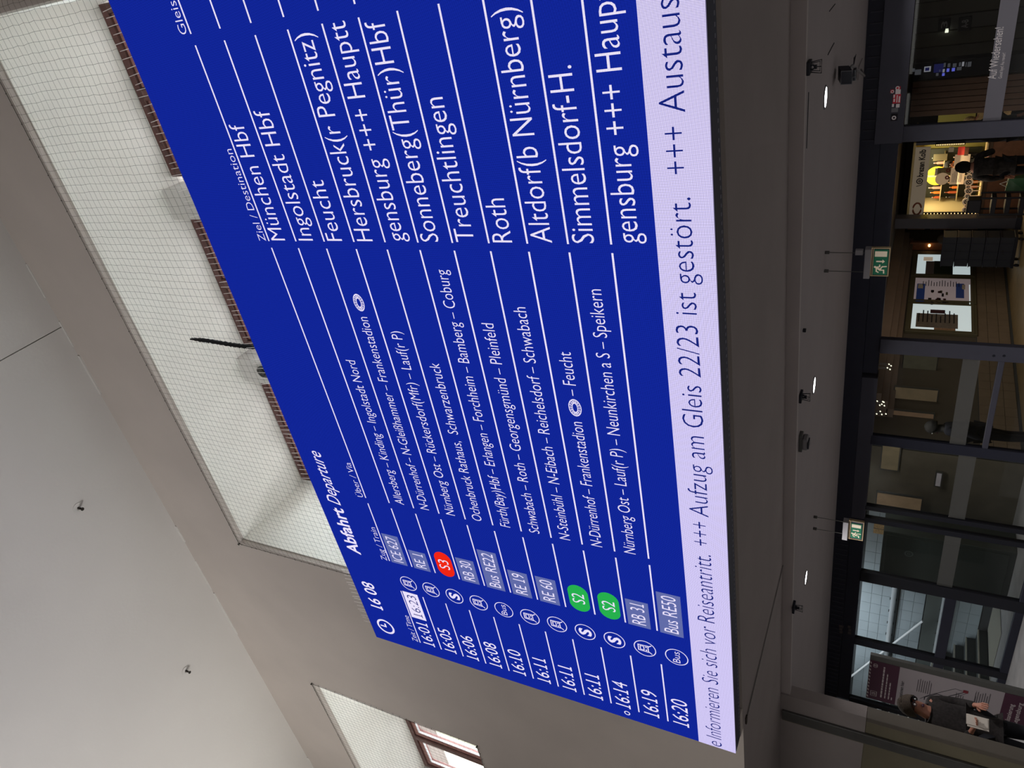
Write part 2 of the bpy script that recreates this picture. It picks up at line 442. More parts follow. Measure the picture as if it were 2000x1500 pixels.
# ================================================================== DEPARTURE BOARD
YF = 3.25
SX0, SX1, SZ0, SZ1 = -5.573, 0.9, 0.826, 4.276
board = thing('departure_board', 'huge blue station departure board with white train listings', 'display board', ((SX0+SX1)/2, YF+0.07, SZ0))
box('housing', (SX0, YF+0.012, SZ0), (SX1, YF+0.165, SZ1), M_hous, board, 0.004)
LB = led('led blue', (17, 37, 150), 0.28)
LW = led('led white', (232, 224, 250), 0.55, 1.02)
LT = led('led ticker', (207, 198, 243), 0.34)
LD = led('led dark blue', (20, 34, 120), 0.6)
LG = led('led grey', (98, 108, 168), 0.5)
LR = led('led red', (240, 38, 20), 0.5)
LGr = led('led green', (38, 176, 78), 0.5)
ZT = 1.11
box('screen_panel', (SX0, YF, ZT), (SX1, YF+0.012, SZ1), LB, board)
box('ticker_panel', (SX0, YF-0.001, SZ0+0.002), (SX1, YF+0.012, ZT), LT, board)
# bevel of light at the lower edge is the bright last row of modules; feet under the screen
for i in range(147):
    xx = SX0 + 0.06 + i * 0.0436
    o = box('vent_slot', (xx, YF+0.118, SZ0-0.002), (xx+0.018, YF+0.134, SZ0+0.002), M_hole, board)
YT = YF - 0.002
def ttext(name, body, X0, X1, zb, cap, m=None, weight=-0.012, shear=0.0, yo=YT, par=board):
    mb = MB(); text(mb, body, (X0, yo, zb), XR, ZU, X1-X0, cap, weight, shear)
    return mb.build(name, m or LW, par)
def rect(name, X0, X1, Z0, Z1, m, yo=YT, par=board):
    return MB().quad((X0, yo, Z0), (X1, yo, Z0), (X1, yo, Z1), (X0, yo, Z1)).build(name, m, par)
def L(k): return 3.71 - 0.2365 * k
COLS = ((-5.43, -4.728), (-4.355, -3.697), (-3.638, -1.468), (-1.421, -0.234), (-0.174, 0.75))
ln = MB()
for k in range(11):
    for a, b in COLS:
        z = L(k); ln.quad((a, YT, z-0.0055), (b, YT, z-0.0055), (b, YT, z+0.0055), (a, YT, z+0.0055))
setp(ln.build('ruled_line', LW, board), kind='stuff')
for b_, X0, X1 in (('Zeit / Time', -5.43, -5.07), ('Zug / Train', -4.36, -3.975), ('Über / Via', -3.64, -3.28), ('Ziel / Destination', -1.42, -0.82), ('Gleis', -0.17, 0.0)):
    ttext('column_heading', b_, X0, X1, L(0)+0.024, 0.062, weight=-0.01)
def arc_ring(mb, cx, cz, r0, r1, n=40, kx=1.0):
    i = len(mb.v)
    for j in range(n):
        t = 2*math.pi*j/n
        mb.v += [(cx+r0*kx*math.cos(t), YT, cz+r0*math.sin(t)), (cx+r1*kx*math.cos(t), YT, cz+r1*math.sin(t))]
    for j in range(n):
        p = i+2*j; q = i+2*((j+1) % n); mb.f.append((p, q, q+1, p+1))
def stroke(mb, pts, w_, y=None, right=None):
    y = YT if y is None else y
    for a, b in zip(pts, pts[1:]):
        a = Vector((a[0], a[1])); b = Vector((b[0], b[1])); d = (b-a).normalized(); nrm = Vector((-d.y, d.x)) * w_/2
        a2 = a - d*w_*0.35; b2 = b + d*w_*0.35
        mb.quad(*[(q.x, y, q.y) for q in (a2-nrm, b2-nrm, b2+nrm, a2+nrm)])
# header
ck = MB(); arc_ring(ck, -5.345, 4.085, 0.078, 0.1); stroke(ck, [(-5.345, 4.14), (-5.345, 4.082), (-5.308, 4.082)], 0.018)
ck.build('clock_symbol', LW, board)
ttext('clock_time', '16 08', -5.10, -4.745, 4.03, 0.135, weight=0.012, shear=0.04)
ttext('heading_text', 'Abfahrt', -4.375, -3.835, 4.03, 0.132, weight=0.022)
ttext('heading_text', 'Departure', -3.795, -3.235, 4.03, 0.132, weight=0.0, shear=0.22)
# rows
T = ['16:01', '16:05', '16:06', '16:08', '16:10', '16:11', '16:11', '16:11', '16:14', '16:19', '16:20']
TR = ['ICE 627', 'RE 1', 'S3', 'RB 30', 'Bus RE22', 'RE 19', 'RE 60', 'S2', 'S2', 'RB 31', 'Bus RE50']
VIA = [None, ('Allersberg – Kinding – Ingolstadt Nord', -2.30), ('N-Dürrenhof – N-Gleißhammer – Frankenstadion', -1.945), ('Nürnberg Ost – Rückersdorf(Mfr) – Lauf(r P)', -2.034),
       ('Ochenbruck Rathaus,  Schwarzenbruck', -2.252), ('Fürth(Bay)Hbf – Erlangen – Forchheim – Bamberg – Coburg', -1.589), ('Schwabach – Roth – Georgensgmünd – Pleinfeld', -1.929),
       ('N-Steinbühl – N-Eibach – Reichelsdorf – Schwabach', -1.808), ('N-Dürrenhof – Frankenstadion', -2.577), ('Nürnberg Ost – Lauf(r P) – Neunkirchen a S – Speikern', -1.676), None]
ZIEL = [('München Hbf', -0.68), ('Ingolstadt Hbf', -0.617), ('Feucht', -1.035), ('Hersbruck(r Pegnitz)', -0.263), ('gensburg +++ Hauptt', -0.237), ('Sonneberg(Thür)Hbf', -0.262),
        ('Treuchtlingen', -0.642), ('Roth', -1.17), ('Altdorf(b Nürnberg)', -0.294), ('Simmelsdorf-H.', -0.562), ('gensburg +++ Hauptt', -0.237)]
def stadium(mb, cx, cz):
    k = 1.0
    arc_ring(mb, cx, cz, 0.036, 0.042, 26, 1.5); arc_ring(mb, cx, cz, 0.015, 0.02, 22, 2.0); arc_ring(mb, cx, cz, 0.026, 0.029, 22, 1.7)
    for j in range(16):
        t = 2*math.pi*j/16
        stroke(mb, [(cx+0.038*math.cos(t), cz+0.019*math.sin(t)), (cx+0.058*math.cos(t), cz+0.037*math.sin(t))], 0.0035)
for r in range(11):
    z = L(r); zc = z - 0.119
    ttext('time_text', T[r], -5.43, -5.105, z-0.168, 0.125, weight=-0.002)
    ic = MB(); arc_ring(ic, -4.595, zc-0.005, 0.078, 0.085)
    if TR[r][0] == 'S':
        text(ic, 'S', (-4.633, YT, zc-0.053), XR, ZU, 0.076, 0.095, 0.035)
    elif TR[r][:3] == 'Bus':
        text(ic, 'Bus', (-4.655, YT, zc-0.03), XR, ZU, 0.12, 0.055, -0.005)
    else:
        cx, cz = -4.595, zc
        for a, b, c_, d in ((-0.03, 0.045, 0.03, 0.045), (-0.034, -0.03, 0.034, -0.03)):
            stroke(ic, [(cx+a, cz+b), (cx+c_, cz+d)], 0.008)
        stroke(ic, [(cx-0.03, cz+0.045), (cx-0.034, cz-0.03)], 0.008); stroke(ic, [(cx+0.03, cz+0.045), (cx+0.034, cz-0.03)], 0.008)
        stroke(ic, [(cx-0.02, cz+0.03), (cx+0.02, cz+0.03), (cx+0.02, cz+0.002), (cx-0.02, cz+0.002), (cx-0.02, cz+0.03)], 0.007)
        stroke(ic, [(cx-0.022, cz-0.015), (cx-0.012, cz-0.015)], 0.01); stroke(ic, [(cx+0.012, cz-0.015), (cx+0.022, cz-0.015)], 0.01)
        stroke(ic, [(cx-0.03, cz-0.036), (cx-0.046, cz-0.055)], 0.008); stroke(ic, [(cx+0.03, cz-0.036), (cx+0.046, cz-0.055)], 0.008)
    ic.build('transport_symbol', LW, board)
    if TR[r][0] == 'S':
        mb = MB(); x0, x1, h = -4.36, -4.08, 0.082; pts = []
        for j in range(24):
            t = 2*math.pi*(j+0.5)/24; sx = x1-h if math.cos(t) > 0 else x0+h
            pts.append((sx + h*math.cos(t), YT+0.0008, zc-0.006+h*math.sin(t)))
        mb.quad(*pts); mb.build('line_badge', LR if TR[r] == 'S3' else LGr, board)
        ttext('line_text', TR[r], -4.272, -4.168, z-0.172, 0.1, weight=-0.004)
    else:
        wd = {'ICE 627': 0.34, 'RE 1': 0.215, 'RB 30': 0.265, 'Bus RE22': 0.42, 'RE 19': 0.27, 'RE 60': 0.275, 'RB 31': 0.27, 'Bus RE50': 0.42}[TR[r]]
        rect('line_badge', -4.362, -4.362+wd, z-0.19, z-0.022, LG, YT+0.0008)
        ttext('line_text', TR[r], -4.335, -4.385+wd, z-0.158, 0.104, weight=-0.004)
    if VIA[r]:
        ttext('via_text', VIA[r][0], -3.625, VIA[r][1], z-0.150, 0.083, weight=-0.008)
    ttext('destination_text', ZIEL[r][0], -1.415, ZIEL[r][1], z-0.148, 0.122, weight=-0.008)
ic = MB(); stadium(ic, -1.84, L(2)-0.119); stadium(ic, -2.472, L(8)-0.119); ic.build('stadium_symbol', LW, board)
ttext('via_text', '– Feucht', -2.385, -2.083, L(8)-0.150, 0.083, weight=-0.008)
rect('delay_badge', -5.065, -4.722, L(0)-0.178, L(0)-0.016, LW, YT+0.0008)
ttext('delay_text', '16:23', -5.035, -4.755, L(0)-0.148, 0.098, LD, weight=-0.01)
mb = MB(); arc_ring(mb, -5.497, L(8)-0.13, 0.017, 0.026, 18); mb.build('ring_symbol', LW, board)
for b_, X0, X1 in (('e', -5.555, -5.495), ('Informieren Sie sich vor Reiseantritt.', -5.455, -3.49), ('+++', -3.42, -3.22), ('Aufzug am Gleis 22/23 ist gestört.', -3.17, -1.185),
                   ('+++', -1.075, -0.862), ('Austaus', -0.803, -0.352)):
    ttext('ticker_text', b_, X0, X1, 0.93, 0.118, LD, weight=-0.013, yo=YT-0.0005)
bk = thing('mounting_bracket', 'small pale wall bracket under the lower left corner of the blue board', 'bracket', (-5.5, 3.44, ZS))
box('bracket_plate', (-5.62, 3.42, ZS+0.002), (-5.36, 3.499, ZS+0.05), M_wall, bk, 0.004)
box('bracket_arm', (-5.56, 3.416, ZS+0.02), (-5.42, 3.5, ZS+0.32), M_strip, bk, 0.004)
# bird spikes along the top of the board
sp = thing('bird_spike_strip', 'row of pale plastic bird spikes along the top edge of the blue board', 'bird spikes', ((SX0+SX1)/2, 3.34, SZ1))
box('base_strip', (-5.52, 3.32, SZ1), (0.85, 3.36, SZ1+0.008), M_spike, sp)
ms = MB().tube([(0, 0, 0), (0, 0.0, 0.20)], [0.003, 0.002], 5).mesh('spike'); ms.materials.append(M_spike)
xx = -5.49; k = 0
while xx < 0.4 and k < 290:
    for lean in ((0.02, 0.10), (-0.62, 0.0)):
        o = bpy.data.objects.new('spike', ms); COL.objects.link(o); o.parent = sp
        o.location = (xx - (SX0+SX1)/2 + random.uniform(-.003, .003), 0, 0.006)
        o.rotation_euler = (-lean[0]*-1.0 + random.uniform(-.05, .05), lean[1]*-1 + random.uniform(-.05, .05), 0); k += 1
    xx += 0.0465

# ================================================================== NETTING
def netting(X0, X1, Z0, Z1, label, jitter):
    t = thing('bird_netting', label, 'netting', ((X0+X1)/2, YW-0.012, Z0))
    cs = 0.0625; nx = round((X1-X0)/cs); nz = round((Z1-Z0)/cs)
    rnd = random.Random(int(X0*100))
    P = {}
    for i in range(nx+1):
        for j in range(nz+1):
            e = 0.0 if i in (0, nx) or j in (0, nz) else 1.0
            sag = 0.012*math.sin(i*0.23+j*0.11)
            P[i, j] = (X0+(X1-X0)*i/nx + e*(rnd.uniform(-.004, .004) + 0.004*math.sin(j*0.35+i*0.05)), YW-0.012-e*0.012 + e*sag*0.5, Z0+(Z1-Z0)*j/nz + e*(rnd.uniform(-.004, .004) + 0.005*math.sin(i*0.31)))
    mb = MB(); r = 0.00095
    def seg(a, b):
        a = Vector(a); b = Vector(b); d = (b-a).normalized(); u = d.cross(Vector((0, 1, 0))).normalized()*r; v = Vector((0, r, 0))
        i = len(mb.v)
        for q in (a, b): mb.v.extend([tuple(q+u), tuple(q-u*0.5+v*0.87), tuple(q-u*0.5-v*0.87)])
        mb.f.extend([(i, i+1, i+4, i+3), (i+1, i+2, i+5, i+4), (i+2, i, i+3, i+5)])
    for i in range(nx+1):
        for j in range(nz+1):
            if i < nx: seg(P[i, j], P[i+1, j])
            if j < nz: seg(P[i, j], P[i, j+1])
    setp(mb.build('net_mesh', M_cord, t), kind='stuff')
    e = MB(); y = YW-0.012
    e.tube([(X0, y, Z0), (X0, y, Z1), (X1, y, Z1), (X1, y, Z0), (X0, y, Z0)], 0.0028, 5, False)
    e.build('edge_cable', M_cord, t)
    hk = MB()
    def hook(p, d):
        p = Vector(p); d = Vector(d)
        hk.tube([p + Vector((0, 0.011, 0)) + d*0.012, p + d*0.012, p, p - d*rnd.uniform(.0, .014)], 0.0024, 4)
    q = X0
    while q < X1:
        hook((q, y, Z1), (0, 0, 1)); hook((q, y, Z0), (0, 0, -1)); q += rnd.uniform(.07, .16)
    q = Z0
    while q < Z1:
        hook((X0, y, q), (-1, 0, 0)); hook((X1, y, q), (1, 0, 0)); q += rnd.uniform(.07, .16)
    setp(hk.build('hook', M_cord, t), kind='stuff')
    for (a, b) in ((X0, Z1), (X1, Z1), (X0, Z0), (X1, Z0)):
        c = MB(); c.tube([(a, YW, b), (a, y-0.01, b)], 0.007, 8); c.ring((a, y-0.012, b), (0, 1, 0), 0.006, 0.013, 0.004, 10)
        c.build('eye_bolt', M_cord, t)
    return t
netting(-5.052, 0.24, OZ[0]-0.06, 6.142, 'fine square bird netting over the long window recess above the board', 1)
netting(-12.72, -7.485, OZ[0]-0.02, 6.142, 'fine square bird netting over the window recess left of the board', 1)

# ragged black strip hanging in the netting
st = thing('fabric_strip', 'ragged black strip hanging down across the white window recess', 'strip', (-2.43, 3.41, 4.28))
mb = MB(); n_ = 60
for i in range(n_+1):
    t_ = i/n_; z = 5.31 - t_*1.02; xc = -2.411 - 0.024*t_ + 0.004*math.sin(t_*9)
    wd = (0.006 + 0.024*min(1, t_*9)) * (1 + 0.18*math.sin(i*2.1) + random.uniform(-.12, .12))
    for s_ in (-1, 1):
        mb.v.append((xc+s_*wd*0.5, 3.462, z)); mb.v.append((xc+s_*wd*0.5, 3.478, z))
for i in range(n_):
    a = i*4; b = a+4
    mb.f += [(a, a+2, b+2, b), (a+1, b+1, b+3, a+3), (a, b, b+1, a+1), (a+2, a+3, b+3, b+2)]
mb.f += [(0, 1, 3, 2), (n_*4, n_*4+2, n_*4+3, n_*4+1)]
mb.build('strip_body', M_black, st)
fz = MB()
for i in range(150):
    t_ = random.random()**0.8; z = 5.31 - t_*1.0; s_ = random.choice((-1, 1)); xc = -2.411-0.024*t_ + 0.004*math.sin(t_*9)
    fz.tube([(xc+s_*0.009, 3.470, z), (xc+s_*(0.014+random.random()*0.014), 3.465, z+random.uniform(-.03, .012))], 0.0009, 3)
setp(fz.build('frayed_edge', M_black, st), kind='stuff')

# round loudspeaker on the pier
c = at(511, 727, 4.355)
ls = thing('loudspeaker', 'round dark loudspeaker on the white pier beside the ragged black strip', 'loudspeaker', (c.x, 4.375, c.z))
pts = [(c.x+0.062*math.cos(a), 4.352, c.z+0.062*math.sin(a)) for a in [math.pi*j/16 for j in range(17)]] + [(c.x-0.062, 4.352, c.z-0.12), (c.x+0.062, 4.352, c.z-0.12)]
mb = MB(); i0 = 0; mb.v = pts + [(p[0], 4.375, p[2]) for p in pts]; N = len(pts)
mb.f = [tuple(range(N)), tuple(reversed(range(N, 2*N)))] + [(j, j+N, (j+1) % N+N, (j+1) % N) for j in range(N)]
mb.build('speaker_housing', M_spk, ls)
MB().ring((c.x, 4.343, c.z-0.005), (0, 1, 0), 0.034, 0.048, 0.01).build('surround_ring', M_spk2, ls)
MB().disc((c.x, 4.346, c.z-0.005), (0, 1, 0), 0.033, 0.006).build('speaker_cone', M_spk, ls)
MB().disc((c.x, 4.340, c.z-0.005), (0, 1, 0), 0.013, 0.008).build('dust_cap', M_spk2, ls)

# sprinklers in the concourse ceiling
for q, lab in (((157, 992), 'small metal fire sprinkler in the ceiling nearer the dark ceiling joint'), ((367, 1310), 'small metal fire sprinkler in the ceiling above the left window recess')):
    p = atZ(q[0]-4, q[1], ZC)
    s_ = thing('fire_sprinkler', lab, 'sprinkler', (p.x, p.y, ZC), 'fire sprinklers in the ceiling')
    MB().ring((p.x, p.y, ZC-0.006), (0, 0, 1), 0.02, 0.055, 0.006, 24).build('escutcheon', M_ceil, s_)
    MB().tube([(p.x, p.y, ZC), (p.x, p.y, ZC-0.035)], 0.012, 10).build('sprinkler_body', M_chrome, s_)
    fr = MB(); fr.tube([(p.x-0.012, p.y, ZC-0.03), (p.x-0.016, p.y, ZC-0.05), (p.x, p.y, ZC-0.066)], 0.004, 6); fr.tube([(p.x+0.012, p.y, ZC-0.03), (p.x+0.016, p.y, ZC-0.05), (p.x, p.y, ZC-0.066)], 0.004, 6)
    fr.build('sprinkler_frame', M_chrome, s_)
    MB().disc((p.x, p.y, ZC-0.07), (0, 0, 1), 0.018, 0.003, 12).build('deflector', M_chrome, s_)

# ================================================================== LOBBY
cb = thing('ceiling_cable', 'thin dark cable run along the soffit left of the board', 'cable', (-5.6, 3.6, ZS))
MB().tube([(-5.64, 3.6, ZS-0.004), (-5.62, 4.4, ZS-0.004), (-5.605, 5.28, ZS-0.004)], 0.004, 6).build('cable', M_strip, cb)
MB().tube([(-5.60, 3.62, ZS-0.004), (-5.59, 4.4, ZS-0.004), (-5.575, 5.25, ZS-0.004)], 0.0025, 5).build('cable', M_soff, cb)
box('junction_clip', (-5.67, 3.57, ZS-0.012), (-5.59, 3.61, ZS), M_chrome, cb, 0.003)

sd = thing('steel_duct', 'dark steel strip running down the left pillar', 'duct', (-7.95, YS-0.03, FLOOR))
box('duct_cover', (-8.03, YS-0.05, FLOOR), (-7.875, YS-0.02, 0.805), M_strip, sd, 0.004)
box('duct_edge', (-8.042, YS-0.045, FLOOR), (-8.032, YS-0.02, 0.8), M_pil, sd)

def downlight(p, lab):
    t = thing('ceiling_downlight', lab, 'ceiling light', (p.x, p.y, 0.73), 'round ceiling downlights in the lobby')
    MB().ring((p.x, p.y, 0.722), (0, 0, 1), 0.076, 0.09, 0.008, 32).build('lamp_ring', M_lring, t)
    MB().disc((p.x, p.y, 0.724), (0, 0, 1), 0.076, 0.006, 32).build('diffuser', M_lamp, t)
for x_, y_, lab in ((1611, 190, 'bright round ceiling downlight nearest the monitor box'), (1589, 752, 'bright round ceiling downlight beside the middle yoke bracket'), (1573, 1128, 'bright round ceiling downlight between the small exit sign and left pillar')):
    downlight(atZ(x_, y_, 0.73), lab)

def yoke(x_, y_, lab, s=1.0, extra=False):
    p = atZ(x_, y_, 0.73)
    t = thing('yoke_bracket', lab, 'lamp bracket', (p.x, p.y, 0.73), 'empty black yoke brackets')
    a, b, z = p.x, p.y, 0.73
    box('base_plate', (a-0.042*s, b-0.05, z-0.022*s), (a+0.042*s, b+0.05, z), M_blackm, t, 0.003)
    u = MB(); u.tube([(a-0.03*s, b, z-0.02*s), (a-0.042*s, b, z-0.085*s), (a+0.042*s, b, z-0.085*s), (a+0.03*s, b, z-0.02*s)], 0.0035*s, 6)
    u.tube([(a-0.02*s, b+.01, z-0.02*s), (a-0.03*s, b+.01, z-0.075*s), (a+0.03*s, b+.01, z-0.075*s), (a+0.02*s, b+.01, z-0.02*s)], 0.003*s, 6)
    u.build('yoke', M_blackm, t)
    h = MB(); h.ring((a, b-0.008, z-0.03*s), (0, 1, 0), 0.009*s, 0.017*s, 0.016, 14); h.box((a-0.012*s, b-0.008, z-0.058*s), (a+0.012*s, b+0.008, z-0.044*s)); h.tube([(a, b, z-0.05*s), (a, b, z-0.083*s)], 0.003*s, 5)
    h.build('pivot', M_blackm, t)
    if extra: box('terminal_box', (a-0.075, b-0.01, z-0.02), (a-0.058, b+0.01, z), M_blackm, t)
yoke(1577, 132, 'empty black yoke bracket hanging near the monitor box')
yoke(1562, 774, 'empty black yoke bracket beside the middle downlight', 0.95)
yoke(1548, 1185, 'small empty black yoke bracket nearest the left pillar', 1.1, True)
p = atZ(1561, 862, 0.73)
t = thing('security_camera', 'grey boxy camera hanging from the lobby ceiling', 'camera', (p.x, p.y, 0.73))
box('mount_plate', (p.x-0.09, p.y-0.04, 0.70), (p.x+0.09, p.y+0.04, 0.73), M_strip, t, 0.004)
box('camera_body', (p.x-0.06, p.y-0.05, 0.655), (p.x+0.06, p.y+0.05, 0.70), M_lring, t, 0.01)
box('lens_bar', (p.x-0.035, p.y-0.055, 0.645), (p.x+0.035, p.y+0.03, 0.656), M_blackm, t, 0.003)
p = atZ(1568, 645, 0.73)
t = thing('ceiling_sensor', 'tiny dark sensor on the lobby ceiling between exit sign and downlight', 'sensor', (p.x, p.y, 0.73))
box('sensor_body', (p.x-0.012, p.y-0.015, 0.705), (p.x+0.012, p.y+0.015, 0.73), M_blackm, t, 0.003)

# monitor box on a bracket
c0 = at(1652, 152, 6.9)
t = thing('monitor_box', 'dark box-shaped sensor unit with pale rim hanging by the door head', 'monitor', (c0.x, 6.9, c0.z))
cx, cz = c0.x, c0.z
mb = MB()
f0 = [at(1642, 165, 6.85), at(1664, 164, 6.85), at(1665, 138, 6.85), at(1643, 139, 6.85)]
b0 = [q + Vector((0.0, 0.20, 0.045)) for q in f0]
mb.v = [tuple(q) for q in f0+b0]; mb.f = [(0,1,2,3), (7,6,5,4), (0,4,5,1), (1,5,6,2), (2,6,7,3), (3,7,4,0)]
mb.build('monitor_case', M_blackm, t)
rim = MB(); rim.tube([q + Vector((0, -0.004, 0)) for q in f0+[f0[0]]], 0.0028, 6, False); rim.build('pale_rim', M_edge, t)
mb = MB(); g0 = [at(1665, 158, 6.87), at(1671, 157, 6.87), at(1671, 137, 6.87), at(1665, 138, 6.87)]; g1 = [q+Vector((0, 0.09, 0)) for q in g0]
mb.v = [tuple(q) for q in g0+g1]; mb.f = [(0,1,2,3), (7,6,5,4), (0,4,5,1), (1,5,6,2), (2,6,7,3), (3,7,4,0)]
mb.build('control_strip', M_blackm, t)
rim = MB(); rim.tube([q + Vector((0, -0.003, 0)) for q in g0+[g0[0]]], 0.0022, 5, False); rim.tube([at(1665, 151, 6.865), at(1671, 150, 6.865)], 0.002, 5); rim.build('pale_rim', M_edge, t)
pb = atZ(1681, 131, 0.73)
box('wall_plate', (pb.x-0.07, pb.y-0.3, 0.72), (pb.x+0.07, pb.y+0.1, 0.73), M_lob, t, 0.003)
arm = MB(); arm.tube([(pb.x, pb.y-0.1, 0.725), (pb.x-0.02, pb.y-0.35, 0.66), tuple(at(1665, 128, 7.15)), tuple(at(1655, 140, 7.05))], 0.012, 8); arm.build('bracket_arm', M_lring, t)
cbm = MB()
for k in range(3):
    cbm.tube([tuple(at(1667, 129, 7.15)), tuple(at(1668+k*2, 112-k*3, 7.3))], 0.003, 5)
cbm.build('cable_loop', M_blackm, t)
struct('trim_9', MB().tube([tuple(atZ(1617, 107, 0.728)), tuple(atZ(1629, 84, 0.728))], 0.004, 4).tube([tuple(atZ(1620, 22, 0.728)), tuple(atZ(1631, 8, 0.728))], 0.004, 4).tube([tuple(atZ(1579, 180, 0.729)), tuple(atZ(1575, 290, 0.729))], 0.004, 4), M_blackm)

# exit signs
def exit_sign(hb, fb, gb, rods, lab, dbox):
    Y = 6.8
    X0, X1, Z0, Z1 = px(*hb, Y)
    t = thing('exit_sign', lab, 'exit sign', ((X0+X1)/2, Y, Z0), 'suspended green emergency exit signs')
    box('sign_housing', (X0, Y-0.03, Z0), (X1, Y+0.05, Z1), M_silver, t, 0.003)
    A0, A1, B0, B1 = px(*fb, Y)
    fr = MB(); e = 0.009
    for q in ((A0, A1, B1-e, B1), (A0, A1, B0, B0+e), (A0, A0+e, B0+e, B1-e), (A1-e, A1, B0+e, B1-e)):
        fr.box((q[0], Y-0.012, q[2]), (q[1], Y+0.02, q[3]))
    fr.box((A0, Y-0.016, B1-0.022), (A1, Y+0.02, B1-0.016))
    fr.build('sign_frame', M_brass, t)
    G0, G1, H0, H1 = px(*gb, Y)
    box('back_plate', (A0+e, Y-0.006, B0+e), (A1-e, Y+0.015, B1-e), M_frame2, t)
    box('sign_face', (G0, Y-0.012, H0), (G1, Y-0.006, H1), M_green, t)
    W = G1-G0; H = H1-H0; y = Y-0.0135
    P = lambda u, v: (G0+u*W, H0+v*H)
    pc = MB()
    a, b = P(0.73, 0.09), P(0.945, 0.95); pc.quad((a[0], y, a[1]), (b[0], y, a[1]), (b[0], y, b[1]), (a[0], y, b[1]))
    stroke(pc, [P(0.54, 0.78), P(0.54, 0.36)], W*0.055, y)
    a, b, c_ = P(0.46, 0.38), P(0.62, 0.38), P(0.54, 0.2); pc.quad((a[0], y, a[1]), (c_[0], y, c_[1]), (b[0], y, b[1]))
    hd = P(0.315, 0.87)
    pc.quad(*[(hd[0]+W*0.042*math.cos(2*math.pi*j/14), y, hd[1]+W*0.042*math.sin(2*math.pi*j/14)) for j in range(14)])
    sw = W*0.045
    stroke(pc, [P(0.29, 0.76), P(0.20, 0.50)], sw*1.7, y)
    stroke(pc, [P(0.28, 0.78), P(0.14, 0.76), P(0.10, 0.62)], sw, y)
    stroke(pc, [P(0.31, 0.74), P(0.33, 0.54), P(0.40, 0.55)], sw, y)
    stroke(pc, [P(0.22, 0.50), P(0.33, 0.36), P(0.34, 0.07)], sw, y)
    stroke(pc, [P(0.19, 0.50), P(0.19, 0.24), P(0.07, 0.22)], sw, y)
    pc.build('pictogram', M_cream, t)
    for (xa, ya, xb, yb) in rods:
        top = at(xa, ya, Y); bot = at(xb, yb, Y)
        o = MB().tube([(bot.x, Y+0.01, Z1-0.002), (bot.x, Y+0.01, 0.72)], 0.0035, 6); o.build('hanging_rod', M_strip, t)
        box('ceiling_mount', (bot.x-0.012, Y-0.004, 0.69), (bot.x+0.012, Y+0.024, 0.73), M_strip, t, 0.003)
    if dbox:
        Q = px(*dbox, Y); box('junction_box', (Q[0], Y-0.01, Q[2]), (Q[1], Y+0.03, Q[3]), M_silver, t, 0.003)
exit_sign((1688, 1700.5, 485, 542), (1700.5, 1737.5, 483, 538.5), (1706.5, 1734, 487, 535.5), ((1611, 498, 1688, 495), (1609, 534, 1688, 532)), 'larger green exit sign hanging before the open doorway', (1670.5, 1686, 488, 498))
exit_sign((1646, 1656.5, 1017, 1052), (1657, 1687, 1017, 1053), (1662, 1683, 1022, 1050), ((1590, 1010, 1646, 1020), (1588, 1032, 1644, 1043)), 'smaller green exit sign hanging left of the large one', None)

# --- door front
df = thing('door_1', None, None, (-8, YD, FLOOR), kind='structure')
def xat(y, x): return at(x, y, YD).x
box('door_head', (-14.04, YD, 0.5), (4, YD+0.3, 0.73), M_frame, df)
box('head_panel', (-14.04, YD+0.02, 0.28), (-9.2, YD+0.25, 0.5), M_frame, df, 0.004)
box('head_panel', (-9.18, YD+0.005, 0.29), (-6.42, YD+0.25, 0.5), M_frame2, df, 0.004)
box('head_panel', (-6.36, YD+0.04, 0.3), (-3.02, YD+0.25, 0.5), M_frame, df, 0.004)
box('head_panel', (-3.0, YD-0.1, 0.26), (4, YD+0.2, 0.56), M_frame2, df, 0.004)
# ventilation fins along the head
fin = MB().box((0, 0, 0), (0.012, 0.015, 0.2)).mesh('fin'); fin.materials.append(M_frame2)
for i in range(150):
    X = -13.9 + i*0.12
    if -9.6 < X < -3.1: continue
    o = bpy.data.objects.new('fin', fin); COL.objects.link(o); o.parent = df
    o.location = (X+8, -0.012, (0.515 if X < -3 else 0.575) + EYE)
    o.scale = (1, 1, 0.9 if X < -3 else 0.62)
POSTS = [(-3.02, -2.83, FLOOR, .5, M_frame2), (-5.99, -5.76, FLOOR, .3, M_frame2), (-7.62, -7.45, FLOOR, .31, M_frame), (-8.96, -8.87, FLOOR, .3, M_fdark), (-9.23, -9.13, FLOOR, .3, M_fdark),
         (-10.62, -10.38, FLOOR, .28, M_fdark), (-12.31, -12.14, FLOOR, .28, M_fdark), (-14.04, -13.92, FLOOR, .28, M_fdark)]
for a, b, z0, z1, m in POSTS:
    box('door_post', (a, YD, z0), (b, YD+0.09, z1), m, df, 0.005)
BARS = [(-7.45, -5.99, -1.195, -1.125), (-12.14, -10.62, -1.17, -1.01), (-13.92, -12.31, -1.17, -1.01), (-13.92, -12.31, FLOOR, -1.98), (-12.14, -10.62, FLOOR, -1.98), (-10.38, -6, FLOOR, -2.0), (-2.83, 4, FLOOR, -2.0)]
for a, b, z0, z1 in BARS:
    box('door_rail', (a, YD+0.005, z0), (b, YD+0.085, z1), M_frame if a < -8 else M_frame2, df, 0.004)
PANES = [(-2.83, 4, FLOOR, .27), (-7.45, -5.99, FLOOR, .31), (-8.87, -7.62, FLOOR, .31), (-9.13, -8.96, FLOOR, .3), (-10.38, -9.23, FLOOR, .28), (-12.14, -10.62, FLOOR, .28), (-13.92, -12.31, FLOOR, .28)]
for a, b, z0, z1 in PANES:
    box('glass_pane', (a, YD+0.04, z0), (b, YD+0.05, z1), M_gl_door, df)
